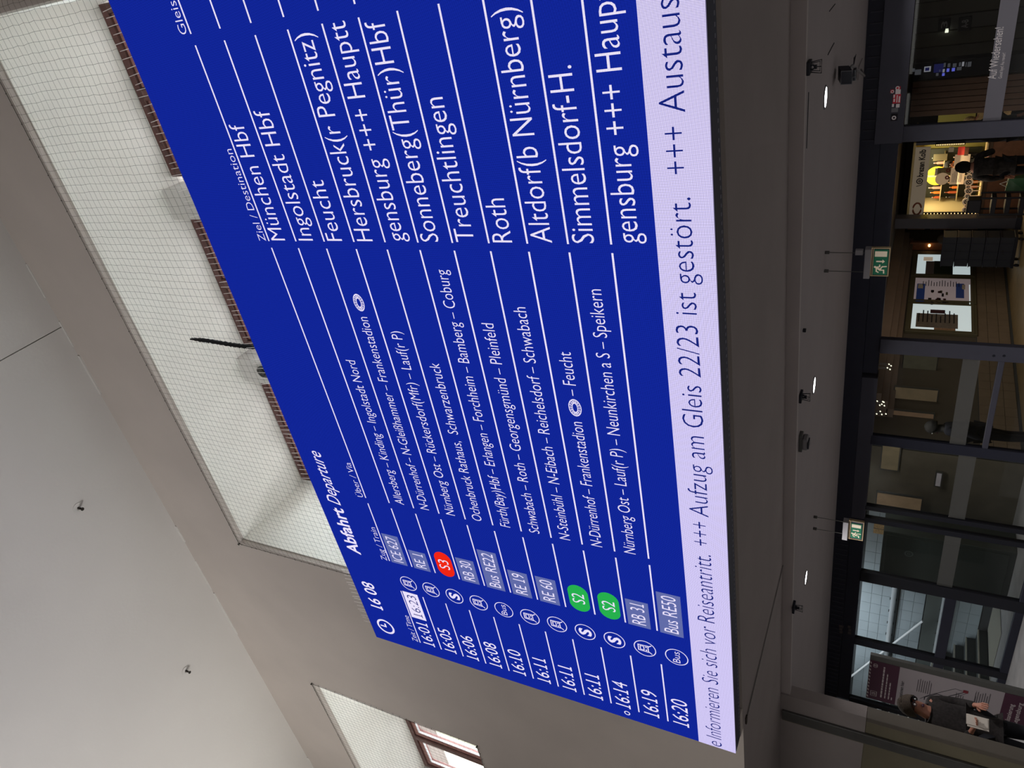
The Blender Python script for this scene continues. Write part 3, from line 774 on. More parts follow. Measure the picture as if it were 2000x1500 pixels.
M_band2 = bpy.data.materials.new('translucent grey film'); M_band2.use_nodes = True
_nt = M_band2.node_tree; _b = _nt.nodes['Principled BSDF']; _b.inputs['Base Color'].default_value = lin((92, 92, 90)) + (1,); _b.inputs['Alpha'].default_value = 0.5; _b.inputs['Roughness'].default_value = 0.6
def film(a, b, z0, z1, m): return box('glazing_film', (a, YD+0.034, z0), (b, YD+0.038, z1), m, df)
film(-2.83, 4, -0.715, -0.54, M_band)
film(-7.45, -5.99, -0.92, -0.72, M_band2); film(-8.87, -7.62, -1.08, -0.86, M_band2); film(-10.38, -9.23, -1.08, -0.86, M_band2)
for i, (x_, y_) in enumerate(((1941, 695), (1961, 695))):
    p = at(x_, y_, YD); MB().disc((p.x, YD-0.003, p.z), (0, 1, 0), 0.018, 0.004, 12).build('screw_cap', M_blackm, df)
p0 = at(1945, 154, YD+0.03); p1 = at(1957, 53, YD+0.03)
mb = MB(); text(mb, 'Auf Wiedersehen!', (p0.x, YD+0.032, p0.z), XR, ZU, p1.x-p0.x, 0.078, 0.0)
text(mb, 'Good bye! Au revoir!', (p0.x, YD+0.032, p0.z-0.055), XR, ZU, (p1.x-p0.x)*0.5, 0.032, 0.0)
mb.build('door_lettering', M_film2, df)
# stickers at the foot of the head panel, over the right doors
stk = thing('sticker_sheet', 'red and white warning stickers on the dark door head', 'sticker', (-2.3, YD-0.1, 0.27))
YK = YD-0.104
for (x0, x1, y0, y1, m) in ((1739, 1746, 175, 182, M_red), (1750, 1759, 169, 175, M_red), (1749, 1759, 175, 184, M_wst), (1744, 1759, 184, 202, M_red)):
    X0, X1, Z0, Z1 = px(x0, x1, y0, y1, YK); rect('sticker', X0, X1, Z0, Z1, m, YK, stk)
for (x0, x1, y0, y1, m) in ((1745, 1748, 185, 191, M_wst), (1745, 1748, 193, 199, M_wst), (1751, 1753, 186, 200, M_wst), (1755, 1758, 188, 200, M_wst), (1742, 1746, 203, 209, M_wst), (1750, 1757, 203, 210, M_wst), (1741, 1754, 211, 219, M_edge), (1740, 1753, 222, 236, M_ink)):
    X0, X1, Z0, Z1 = px(x0, x1, y0, y1, YK-0.001); rect('sticker_print', X0, X1, Z0, Z1, m, YK-0.001, stk)
mb = MB(); c = at(1753, 172, YK-.001); mb.ring((c.x, YK-0.0015, c.z), (0, 1, 0), 0.012, 0.022, 0.0005, 16); c = at(1743, 179, YK); mb.ring((c.x, YK-0.0015, c.z), (0, 1, 0), 0.01, 0.018, 0.0005, 16)
c = at(1746, 230, YK); mb.ring((c.x, YK-0.0018, c.z), (0, 1, 0), 0.012, 0.024, 0.0005, 14); mb.build('sticker_symbol', M_wst, stk)
nt_ = thing('notice_label', 'small worn notice on the dark head over the stair windows', 'notice', (-12, YD, 0.35))
for (x0, x1, y0, y1) in ((1637, 1648, 1221, 1238), (1655, 1664, 1222, 1240)):
    X0, X1, Z0, Z1 = px(x0, x1, y0, y1, YD-0.02)
    for j in range(3):
        a = X0+(X1-X0)*j/3; rect('notice_block', a+0.005, a+(X1-X0)/3-0.01, Z0+random.uniform(0, .03), Z1-random.uniform(0, .03), mat('worn print', (84, 78, 78), 0.8), YD-0.014, nt_)

# ================================================================== STAIRWELL behind the left glass
YTL = 12.5
tw = thing('wall_tiled', None, None, (-14, YTL, FLOOR), kind='structure')
box('wall_core', (-22, YTL+0.012, FLOOR), (-9.5, YTL+0.2, 1.2), M_grout, tw)
TW, TH = 0.31, 0.203
tile = MB().bbox((0.002, 0, 0.002), (TW-0.003, 0.012, TH-0.003), 0.002).mesh('tile'); tile.materials.append(M_tileS)
nt_count = 0
for j in range(11):
    for i in range(25):
        X = -17.3 + i*TW; Z = -1.93 + j*TH
        if X > -9.8: continue
        if -0.93 > Z > -1.25 and X < -12.9: continue
        if nt_count >= 290: break
        o = bpy.data.objects.new('tile', tile); COL.objects.link(o); o.parent = tw
        o.location = (X+14, 0, Z-FLOOR); nt_count += 1
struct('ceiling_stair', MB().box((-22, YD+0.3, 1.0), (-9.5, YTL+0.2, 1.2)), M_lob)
box('wall_dado', (-17.5, YTL-0.03, -1.24), (-12.95, YTL, -0.93), M_gpanel, tw)
stt = thing('staircase', 'dark stone stairs with pale nosings behind the left glass', 'stairs', (-14, 12, FLOOR))
Xs, Zs, RI, TRD = -13.96, FLOOR, 0.178, 0.31
for k in range(9):
    box('step', (Xs-TRD*(k+1), 10.7, Zs), (Xs-TRD*k, YTL-0.031, Zs+RI*(k+1)), M_stone, stt, 0.006)
    box('nosing', (Xs-TRD*k-0.035, 10.695, Zs+RI*(k+1)-0.022), (Xs-TRD*k+0.006, YTL-0.033, Zs+RI*(k+1)+0.004), M_nose, stt)
sk = MB()
for j in range(46):
    sk.box((-13.9+j*0.03, 11.2, FLOOR), (-13.882+j*0.03, 12.49, FLOOR+0.008))
mt = thing('tactile_mat', 'ribbed grey strip on the floor at the foot of the stairs', 'floor strip', (-13.2, 12, FLOOR))
setp(sk.build('rib', M_nose, mt), kind='stuff')
box('strip_base', (-13.92, 11.2, FLOOR), (-12.5, 12.49, FLOOR+0.003), M_stone, mt)
def rail(za, zb, lab, name='tube_rail'):
    t = thing(name, lab, 'handrail', (-15, YTL-0.1, za))
    MB().tube([(-17.6, YTL-0.07, (za+zb)/2), (-12.95, YTL-0.07, (za+zb)/2)], 0.05, 12).build('rail_tube', M_steel, t, True)
    for i in range(12):
        x_ = -17.4+i*0.38; MB().box((x_, YTL-0.06, (za+zb)/2-0.065), (x_+0.012, YTL, (za+zb)/2+0.065)).build('rail_clip', M_strip, t)
    box('rail_wall_strip', (-17.6, YTL-0.012, za-0.06), (-12.95, YTL-0.001, za-0.045), M_strip, t)  # thin grey strip on the wall under the tube
rail(-0.38, -0.27, 'upper horizontal steel tube rail on the tiled stair wall')
rail(-1.31, -1.2, 'lower horizontal steel tube rail on the tiled stair wall')
t = thing('stair_handrail', 'slanting steel handrail rising left along the stairs', 'handrail', (-15, YTL-0.25, -1))
a = at(1802, 1213, 12.3); b = at(1662, 1321, 12.3); d = (b-a)
MB().tube([a, b + d*0.6], 0.022, 10).build('rail_tube', M_bead, t, True)
for u in (0.15, 0.55, 0.95):
    q = a+d*u; MB().tube([q, (q.x, YTL, q.z-0.05)], 0.008, 6).build('rail_bracket', M_steel, t)
# cabinet behind the middle doors
X0, X1, Z0, Z1 = px(1722, 1900, 1030, 1120, 11.5)
t = thing('service_cabinet', 'tall grey green cabinet behind the glass doors beside the stairs', 'cabinet', ((X0+X1)/2, 11.6, FLOOR))
box('cabinet_body', (-11.85, 11.5, FLOOR), (-10.75, 12.1, 0.0), M_gcab, t, 0.01)
box('cabinet_door', (-11.78, 11.485, FLOOR+0.1), (-10.82, 11.5, -0.06), M_gpanel if False else M_gcab, t, 0.006)
c = at(1775, 1082, 11.48); mb = MB(); mb.ring((c.x, 11.482, c.z), (0, 1, 0), 0.05, 0.075, 0.003, 24); mb.ring((c.x+0.0, 11.482, c.z), (0, 1, 0), 0.015, 0.03, 0.003, 16)
mb.build('ring_emblem', M_gpanel, t)
t = thing('notice_board', 'small beige notice board on the tiles above the cabinet', 'notice board', (-11, YTL-0.02, 0))
X0, X1, Z0, Z1 = px(1706, 1727, 1022, 1043, YTL-.03)
box('board_panel', (X0, YTL-0.03, Z0), (X1, YTL, Z1), M_fur, t, 0.004); box('board_line', ((X0+X1)/2-.01, YTL-0.034, Z0), ((X0+X1)/2, YTL-0.03, Z1), M_strip, t)

# ================================================================== CORRIDOR behind the open doorway
XC = -9.55
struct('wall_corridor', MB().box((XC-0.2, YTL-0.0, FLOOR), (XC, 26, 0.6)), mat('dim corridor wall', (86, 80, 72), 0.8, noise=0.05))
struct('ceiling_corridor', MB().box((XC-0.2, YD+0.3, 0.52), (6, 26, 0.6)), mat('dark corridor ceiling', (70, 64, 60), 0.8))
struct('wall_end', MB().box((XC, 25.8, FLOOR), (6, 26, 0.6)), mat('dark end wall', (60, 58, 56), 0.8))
struct('floor_corridor', MB().box((XC, YD+0.1, FLOOR), (6, 25.8, FLOOR+0.004)), M_floor2)
for k, (zz, dd) in enumerate(((0.30, 0.55), (0.17, 0.38), (0.06, 0.2))):
    struct('trim_%d' % (10+k), MB().box((XC, 13.5, zz), (XC+dd, 22, zz+0.13 if k else 0.52)), M_beam)
# tiled base of the corridor wall
cw = thing('wall_tile_base', None, None, (XC, 18, FLOOR), kind='structure')
box('wall_core', (XC, 12.6, FLOOR), (XC+0.01, 23, -1.4), M_grout, cw)
tc = MB().bbox((0, 0.003, 0.003), (0.014, 0.297, 0.207), 0.002).mesh('tile'); tc.materials.append(M_tileC)
for j in range(3):
    for i in range(34):
        o = bpy.data.objects.new('tile', tc); COL.objects.link(o); o.parent = cw
        o.location = (0.01, 12.7+i*0.3-18, 0.06+j*0.21)
def quadX(name, x0, x1, y0, y1, X, m, par, d=0.012):
    a = atX(x0, y1, X); b = atX(x1, y0, X); c1 = atX(x0, y0, X); c2 = atX(x1, y1, X)
    return box(name, (X-d, (a.y+c2.y)/2, (b.z+c2.z)/2), (X, (b.y+c1.y)/2, (a.z+c1.z)/2), m, par)
# three poster cases
XP = XC+0.1
def case(ya, yb, lab, lit):
    t = thing('poster_case', lab, 'poster case', (XC+0.05, (ya+yb)/2, -1.35), 'backlit poster cases on the corridor wall')
    box('case_body', (XC, ya, -1.42), (XP-0.02, yb, 0.03), M_olive, t, 0.006)
    fr = MB()
    for (a, b, c_, d) in ((ya+.02, yb-.02, -0.09, -0.03), (ya+.02, yb-.02, -1.36, -1.30), (ya+.02, ya+.08, -1.30, -0.09), (yb-.08, yb-.02, -1.30, -0.09)):
        fr.box((XP-0.02, a, c_), (XP, b, d))
    fr.build('case_frame', M_olive, t)
    box('lit_panel', (XP-0.02, ya+.08, -1.30), (XP-0.012, yb-.08, -0.09), lit, t)
    return t
t = case(16.92, 18.34, 'backlit poster case nearest the doors with a tall grey notice sheet', M_lit)
quadX('poster_sheet', 1789, 1871, 613, 640, XP-0.008, mat('grey notice sheet', (118, 110, 104), 0.7, noise=0.2, nscale=14), t)
quadX('poster_sheet', 1817, 1846, 605, 612, XP-0.008, M_wine, t)
quadX('poster_sheet', 1824, 1866, 641, 647, XP-0.008, mat('tan leaflet', (150, 120, 96), 0.7, noise=0.25, nscale=16), t)
pr = MB()
for i in range(9):
    z = -0.25-i*0.09; pr.box((XP-0.004, 17.35, z), (XP-0.002, 17.95-random.random()*.3, z+0.025))
setp(pr.build('print_lines', M_ink, t), kind='stuff')
t = case(18.41, 19.79, 'middle poster case with a white station map and blue headers', M_litm)
quadX('poster_header', 1790, 1806, 554, 588, XP-0.008, M_navy, t)
quadX('poster_header', 1867, 1883, 554, 582, XP-0.008, M_navy, t)
quadX('white_edge', 1893, 1895, 556, 594, XP-0.008, M_lit, t)
quadX('print_badge', 1879, 1885, 556, 565, XP-0.006, M_paper, t)
quadX('print_badge', 1793, 1803, 555, 563, XP-0.006, M_paper, t)
for i in range(16):
    x_ = 1812+random.random()*48; y_ = 566+random.random()*24
    quadX('map_block', x_, x_+4+random.random()*3, y_, y_+3+random.random()*3, XP-0.006, (M_ink, M_wine, M_olive)[i % 3], t)
pr = MB()
for i in range(14):
    z = -0.28-i*0.06; pr.box((XP-0.008, 19.25, z), (XP-0.004, 19.65-random.random()*.2, z+0.015))
setp(pr.build('print_lines', M_ink, t), kind='stuff')
t = case(19.86, 21.25, 'farthest poster case with a dark green sheet on a white panel', M_lit)
quadX('poster_sheet', 1808, 1824, 510, 536, XP-0.008, mat('mauve grey sheet', (116, 106, 108), 0.7), t)
quadX('poster_sheet', 1824, 1861, 510, 537, XP-0.008, M_dgreen, t)
quadX('poster_sheet', 1804, 1822, 502, 509, XP-0.006, mat('cream note', (200, 180, 156), 0.7, emit=(200, 180, 156), estr=.4), t)

# brown cupboard wall and lamp, grey post beside the kiosk
t = thing('wooden_panel', 'dark brown wooden wall panel beyond the poster cases, lit by a lamp', 'wall panel', (-9.2, 22.2, FLOOR))
X0, X1, Z0, Z1 = px(1776, 1845, 474, 500, 21.6)
box('panel_board', (max(X0-0.3, -9.53), 21.6, FLOOR), (X1, 21.75, Z1), M_wood, t, 0.01)
p = at(1815, 481, 21.5); MB().disc((p.x, 21.52, p.z), (0, 1, 0), 0.03, 0.06, 12).build('panel_lamp', mat('warm lamp glow', (255, 200, 120), .5, emit=(255, 196, 120), estr=5), t)
X0, X1, Z0, Z1 = px(1778, 1985, 427, 447, 19.2)
t = thing('kiosk_post', 'broad dark grey post at the left end of the bakery kiosk', 'post', ((X0+X1)/2, 19.3, FLOOR))
box('post_shaft', (X0, 19.2, FLOOR), (X1, 19.5, 0.5), M_frame2, t, 0.01); box('post_base', (X0-.02, 19.18, FLOOR), (X1+.02, 19.52, FLOOR+.12), M_frame, t, 0.01)
X0, X1, Z0, Z1 = px(1776, 1850, 448, 474, 22); X0 = max(X0, -9.3)
t = thing('tiled_panel', 'warm brown tiled wall strip behind the dark crate stack', 'wall panel', ((X0+X1)/2, 23, FLOOR))
box('panel_core', (X0-.2, 23.0, FLOOR), (X1+.4, 23.1, 0.3), M_grout, t)
for j in range(8):
    for i in range(3):
        box('tile', (X0-.2+i*.34, 22.985, -1.5+j*.22), (X0+.13+i*.34, 23.0, -1.29+j*.22), mat('warm tile', (142, 108, 88), .5) if j+i == 0 else bpy.data.materials['warm tile'], t)
box('dark_band', (X0-.2, 22.96, -0.33), (X1+.4, 22.99, -0.2), M_fdark, t)

# stack of crates on a dolly
X0, X1, Z0, Z1 = px(1840, 1980, 464, 521, 18.3)
cxm = (X0+X1)/2; cw_ = (X1-X0)/2
zb = -1.93
ncr = 5; hh = (-0.545-zb)/ncr
def crate_mesh(par, cx_, cy_, z0, w_, d_, h_):
    mb = MB(); e = 0.025
    mb.box((cx_-w_, cy_-d_, z0), (cx_+w_, cy_+d_, z0+0.02))
    for (a, b, c_, d) in ((-w_, w_, -d_, -d_+e), (-w_, w_, d_-e, d_), (-w_, -w_+e, -d_+e, d_-e), (w_-e, w_, -d_+e, d_-e)):
        mb.box((cx_+a, cy_+c_, z0+0.02), (cx_+b, cy_+d, z0+h_-0.012))
    o = mb.build('crate_body', M_crate, par)
    rm = MB()
    rm.box((cx_-w_-0.012, cy_-d_-0.012, z0+h_-0.03), (cx_+w_+0.012, cy_-d_, z0+h_-0.012)); rm.box((cx_+w_, cy_-d_, z0+h_-0.03), (cx_+w_+0.012, cy_+d_+.012, z0+h_-0.012))
    for s_ in (-0.55, 0, 0.55): rm.box((cx_+w_*s_-0.01, cy_-d_-0.01, z0+0.02), (cx_+w_*s_+0.01, cy_-d_, z0+h_-0.03))
    rm.build('crate_rim', M_frame, par)
    box('hand_hole', (cx_-0.06, cy_-d_-0.003, z0+h_*0.6), (cx_+0.06, cy_-d_+0.001, z0+h_*0.75), M_fdark, o)
names = ['lowest dark crate of the rolling stack in the corridor', 'second dark crate from the bottom of the rolling stack', 'middle dark crate of the rolling stack in the corridor', 'second dark crate from the top of the rolling stack', 'topmost dark crate of the rolling stack in the corridor']
for k in range(ncr):
    t = thing('plastic_crate', names[k], 'crate', (cxm, 18.5, zb+k*hh), 'dark crates stacked on a dolly')
    crate_mesh(t, cxm, 18.5, zb+k*hh, cw_, 0.2, hh)
t = thing('crate_dolly', 'low dark wheeled dolly under the crate stack', 'dolly', (cxm, 18.5, FLOOR))
box('dolly_deck', (cxm-cw_-.02, 18.28, zb-0.06), (cxm+cw_+.02, 18.72, zb-0.001), M_blackm, t, 0.006)
fr = MB()
for sx in (-1, 1):
    for sy in (-1, 1):
        fr.tube([(cxm+sx*(cw_-.04), 18.5+sy*.17, zb-0.06), (cxm+sx*(cw_-.04), 18.5+sy*.17, FLOOR+0.07)], 0.016, 6)
fr.build('dolly_frame', M_blackm, t)
for sx in (-1, 1):
    for sy in (-1, 1):
        MB().disc((cxm+sx*(cw_-.04)-0.015, 18.5+sy*.17, FLOOR+0.05), (1, 0, 0), 0.05, 0.03, 14).build('wheel', M_blackm, t)

# ---------------- bakery kiosk
YK = 20.0
k0 = at(1850, 430, YK).x; k1 = at(1850, 290, YK).x
kiosk = thing('bakery_kiosk', 'lit bakery kiosk with white name board and round pretzel signs', 'kiosk', ((k0+k1)/2, YK, FLOOR))
ZKT = 0.22; ZKS = -0.10; ZCN = -1.24
M_kwall = mat('olive yellow kiosk wall', (150, 140, 70), 0.7)
M_kin = mat('cream kiosk interior', (186, 170, 126), 0.7)
box('kiosk_wall', (k0, YK+1.6, FLOOR), (k1+0.1, YK+1.7, ZKT), M_kwall, kiosk)
box('kiosk_wall', (k0-0.05, YK+0.02, FLOOR), (k0, YK+1.7, ZKT), M_kin, kiosk)
box('kiosk_wall', (k1+0.1, YK+0.02, FLOOR), (k1+0.16, YK+1.7, ZKT), M_frame, kiosk)
box('kiosk_roof', (k0-0.05, YK+0.02, ZKT), (k1+0.16, YK+1.7, ZKT+0.05), M_kin, kiosk)
box('kiosk_front', (k0, YK+0.05, FLOOR), (k1+0.1, YK+0.15, ZCN-0.12), M_wood, kiosk, 0.01)
box('counter_top', (k0, YK-0.05, ZCN-0.03), (k1+0.1, YK+0.6, ZCN), mat('pale lit counter', (226, 196, 140), 0.5), kiosk, 0.008)
box('counter_face', (k0, YK+0.04, ZCN-0.12), (k1+0.1, YK+0.14, ZCN-0.03), mat('brown counter face', (88, 66, 50), 0.6), kiosk)
M_board = mat('cream name board', (150, 138, 120), 0.6, emit=(122, 112, 98), estr=0.35)
box('name_board', (k0+0.0, YK-0.03, ZKS), (k1+0.06, YK+0.02, ZKT), M_board, kiosk, 0.006)
a = at(1800, 347, YK-0.04); b = at(1798, 294, YK-0.04)
mb = MB(); text(mb, 'brezen Kolb', (a.x+0.02, YK-0.034, ZKS+0.1), XR, ZU, b.x-a.x, 0.125, 0.03)
mb.build('shop_name', M_ink, kiosk)
c = at(1796, 354, YK-0.04); mb = MB(); mb.ring((c.x, YK-0.038, c.z), (0, 1, 0), 0.05, 0.072, 0.004, 20); mb.ring((c.x, YK-0.038, c.z), (0, 1, 0), 0.012, 0.03, 0.004, 14)
mb.tube([(c.x-0.13, YK-0.036, c.z+0.06), (c.x-0.1, YK-0.036, c.z-0.04), (c.x-0.06, YK-0.036, c.z-0.07)], 0.008, 5)
mb.build('pretzel_emblem', M_ink, kiosk)
def pkb(name, r, dy, m, c_=None, d=0.02, par=kiosk):
    return pbox(name, r, YK+dy, d, m, par, c_)
# pretzel picture at the left end of the name board
mb = MB()
c = at(1791, 408, YK-0.04)
mb.tube([(c.x+0.15*math.cos(t_), YK-0.035, c.z+0.09*math.sin(t_)) for t_ in [j*math.pi/10 for j in range(21)]], 0.022, 6)
mb.build('pretzel_picture', mat('brown pretzel print', (124, 72, 56), .7), kiosk)
M_warm = mat('warm shelf light', (255, 214, 150), 0.5, emit=(255, 206, 138), estr=2.2)
# shelves and dividers
for z in (-0.45, -0.82): box('shelf', (k0+0.05, YK+1.2, z), (k0+1.25, YK+1.6, z+0.02), M_kin, kiosk)
box('divider', (k0+0.72, YK+1.1, ZCN), (k0+0.76, YK+1.6, ZKS), M_kin, kiosk)
box('back_panel', (k0+0.02, YK+1.55, ZCN), (k0+1.3, YK+1.6, ZKS), mat('dark green back panel', (52, 56, 44), 0.5), kiosk)
sun = at(1830, 335, YK+1.5); MB().disc((sun.x, YK+1.16, sun.z), (0, 1, 0), 0.24, 0.03, 32).build('yellow_disc', mat('bright yellow disc', (230, 210, 50), 0.6, emit=(200, 180, 30), estr=0.35), kiosk)
M_sheet = mat('cream menu sheet', (214, 190, 158), 0.7, emit=(200, 170, 136), estr=0.25)
items = [((1864, 1894, 302, 328), 0.3, M_sheet), ((1856, 1884, 328, 360), 0.25, M_sheet), ((1830, 1857, 328, 343), 0.25, mat('olive menu sheet', (120, 110, 80), .7)), ((1826, 1831, 329, 343), 0.24, M_paper),
         ((1871, 1884, 287, 303), 0.3, mat('red pretzel poster', (200, 60, 44), .7, emit=(200, 60, 44), estr=.4)), ((1884, 1892, 288, 304), 0.3, M_wood), ((1853, 1863, 287, 297), 0.3, M_paper), ((1823, 1850, 301, 314), 0.6, mat('pale sheet', (176, 168, 130), .7))]
for k, (r, dy, m) in enumerate(items):
    pkb('menu_sheet', r, dy, m)
for r, dy in (((1858, 1882, 330, 358), 0.245), ((1834, 1852, 330, 341), 0.245)):
    X0, X1, Z0, Z1 = px(*r, YK+dy); ml = MB()
    for j in range(8):
        z = Z1-0.03-(Z1-Z0-0.05)*j/8; ml.box((X0+0.03, YK+dy-0.003, z), (X1-0.03-random.random()*.1, YK+dy, z+0.007))
    setp(ml.build('print_lines', M_ink, kiosk), kind='stuff')
c = at(1840, 350, YK+0.2); mb = MB(); mb.disc((c.x, YK+0.22, c.z), (0, 1, 0), 0.15, 0.01, 24); mb.build('round_menu_sheet', M_sheet, kiosk)
c = at(1850, 347, YK+0.2); mb = MB(); mb.ring((c.x, YK+0.21, c.z), (0, 1, 0), 0.02, 0.05, 0.005, 14); c = at(1852, 333, YK+.2); mb.ring((c.x, YK+0.21, c.z), (0, 1, 0), 0.02, 0.05, 0.005, 14); mb.build('pretzel_print', mat('red brown print', (120, 50, 40), .7), kiosk)
ORD = ['first', 'second', 'third', 'fourth', 'fifth', 'sixth', 'seventh', 'eighth', 'ninth']
for k, (x_, y_, r_) in enumerate(((1893, 334, 5), (1893, 346, 6), (1892, 356, 7.5), (1891, 365, 4.5), (1892, 373, 7), (1890, 383, 5.5), (1888, 394, 7.5), (1889, 402, 5), (1887, 410, 7))):
    c = at(x_, y_, YK+0.12); rr = r_*0.0128
    t = thing('pretzel_disc', '%s pretzel disc sign from the right in the row on the kiosk counter' % ORD[k], 'sign', (c.x, YK+0.12, c.z-rr), 'pretzel discs on the kiosk counter')
    MB().disc((c.x, YK+0.12, c.z), (0, 1, 0), rr, 0.02, 20).build('disc_plate', M_sheet, t)
    mb = MB(); mb.ring((c.x, YK+0.11, c.z), (0, 1, 0), rr*0.42, rr*0.62, 0.008, 16); mb.tube([(c.x-rr*.4, YK+.112, c.z-rr*.3), (c.x+rr*.25, YK+.112, c.z+rr*.3)], rr*0.09, 5); mb.tube([(c.x+rr*.4, YK+.112, c.z-rr*.3), (c.x-rr*.25, YK+.112, c.z+rr*.3)], rr*0.09, 5)
    mb.build('pretzel_ring', M_ink, t)
    zc_ = ZCN; box('disc_stand', (c.x-0.008, YK+0.12, zc_), (c.x+0.008, YK+0.14, c.z-rr*.9), M_sheet, t)
# bottles and jars on the shelves
cols = [mat('amber drink', (170, 80, 40), .3), mat('green bottle glass', (60, 100, 70), .25), mat('orange label', (220, 120, 40), .5), mat('dark bottle glass', (36, 34, 38), .3), mat('pink carton', (210, 160, 140), .6)]
bl = {0: 'amber bottle', 1: 'green bottle', 2: 'orange bottle', 3: 'dark bottle', 4: 'pink carton'}
for sh, z in enumerate((-0.43, -0.80, ZCN)):
    for j in range(9):
        X = k0+0.1+j*0.13; ci = (j*2+sh*3) % 5; h_ = 0.16+0.05*((j+sh) % 3)
        t = thing('bottle', '%s, %s from the left on the kiosk %s shelf' % (bl[ci], ORD[j], ('top', 'middle', 'lowest')[sh]), 'bottle', (X, YK+1.32, z), 'bottles on the kiosk shelves')
        if abs(X-(k0+0.74)) < 0.06: X += 0.06
        MB().tube([(X, YK+1.32, z), (X, YK+1.32, z+h_*.62), (X, YK+1.32, z+h_*.78), (X, YK+1.32, z+h_)], [0.034, 0.034, 0.013, 0.013], 10).build('bottle_body', cols[ci], t, False)
        MB().disc((X, YK+1.32, z+h_), (0, 0, 1), 0.015, 0.012, 8).build('bottle_cap', M_bead, t)
# strip of small lights on the kiosk sides
for y_, xa, xb in ((283, 1830, 1882), (417, 1805, 1905)):
    t = thing('light_chain', 'string of tiny lights on the dark %s post of the kiosk' % ('right' if y_ < 300 else 'left'), 'string lights', tuple(at((xa+xb)/2, y_, YK-.05)))
    pa = at(xa, y_, YK-.05); pb = at(xb, y_, YK-.05)
    box('light_strip', (pa.x-.03, YK-.06, pb.z-.03), (pa.x+.03, YK-.02, pa.z+.03), M_fdark, t)
    for j in range(16):
        z = pb.z+(pa.z-pb.z)*j/15; box('bulb', (pa.x-.012, YK-.068, z-.008), (pa.x+.012, YK-.06, z+.008), M_warm, t)
area('kiosk_light', ((k0+k1)/2, YK+0.8, ZKS+0.12), ((k0+k1)/2, YK+0.9, -2), 1.4, 0.7, 32, (1.0, 0.82, 0.5))
area('counter_light', ((k0+k1)/2, YK+0.2, ZCN+0.5), ((k0+k1)/2, YK+0.2, -3), 1.5, 0.1, 2.0, (1.0, 0.8, 0.5))
# green bag and black trolley before the kiosk
X0, X1, Z0, Z1 = px(1965, 1998, 345, 375, 19.3)
t = thing('shopping_bag', 'green bag on the floor before the kiosk', 'bag', ((X0+X1)/2, 19.4, FLOOR))
mb = MB(); mb.v = [(X0, 19.2, FLOOR), (X1, 19.2, FLOOR), (X1, 19.5, FLOOR), (X0, 19.5, FLOOR), (X0+.03, 19.3, Z1), (X1-.05, 19.32, Z1-.04), (X1-.05, 19.4, Z1-.02), (X0+.03, 19.4, Z1-.05)]
mb.f = [(0,3,2,1), (4,5,6,7), (0,1,5,4), (1,2,6,5), (2,3,7,6), (3,0,4,7)]; mb.build('bag_body', mat('green bag plastic', (56, 100, 74), .4), t)
MB().tube([(X0+.1, 19.35, Z1-.03), (X0+.18, 19.35, Z1+.12), (X1-.12, 19.35, Z1-.03)], 0.01, 6).build('bag_handle', M_bead, t)
X0, X1, Z0, Z1 = px(1902, 1992, 387, 419, 18.2)
t = thing('shelf_trolley', 'black metal shelf trolley standing before the kiosk counter', 'trolley', ((X0+X1)/2, 18.3, FLOOR))
fr = MB()
for a in (X0, X1):
    for b in (18.2, 18.55): fr.tube([(a, b, FLOOR+.08), (a, b, Z1-.12)], 0.022, 6)
fr.build('trolley_frame', M_blackm, t)
for z in (FLOOR+0.12, FLOOR+0.38, FLOOR+.64): box('trolley_shelf', (X0, 18.2, z), (X1, 18.55, z+0.09), M_blackm, t, .005)
box('card_terminal', (X0+.02, 18.22, Z1-.14), (X1-.05, 18.5, Z1+.13), M_blackm, t, .02)
for a in (X0, X1):
    for b in (18.2, 18.55): MB().disc((a-.015, b, FLOOR+.04), (1, 0, 0), 0.04, 0.03, 10).build('wheel', M_blackm, t)

# ---------------- hall seen through the right-hand glass
YH = 17.0
def hall_panel(name, r, Y, m, lab, cat, d=0.06):
    X0, X1, Z0, Z1 = px(*r, Y); t = thing(name, lab, cat, ((X0+X1)/2, Y, Z0)); return t, X0, X1, Z0, Z1
t, X0, X1, Z0, Z1 = hall_panel('curtain_wall', (1780, 1920, 155, 225), YH, None, 'brown panelled partition behind the right hand glass', 'partition')
M_part = mat('brown partition boards', (104, 80, 70), .7, noise=.12, nscale=4)
nb = 6
for j in range(nb):
    a = X0+(X1-X0)*j/nb; box('partition_board', (a+.004, YH, FLOOR), (X0+(X1-X0)*(j+1)/nb-.004, YH+.05, Z1), M_part, t, .006)
t, X0, X1, Z0, Z1 = hall_panel('grey_partition', (1775, 1915, -30, 118), YH+1, None, 'grey wall panels at the far side behind the right hand glass', 'partition')
for j in range(5):
    a = X0+(X1-X0)*j/5; box('partition_board', (a+.01, YH+1, FLOOR), (X0+(X1-X0)*(j+1)/5-.01, YH+1.05, Z1), mat('grey partition board %d' % j, (76+6*(j % 2), 76+5*(j % 2), 76), .7), t, .006)
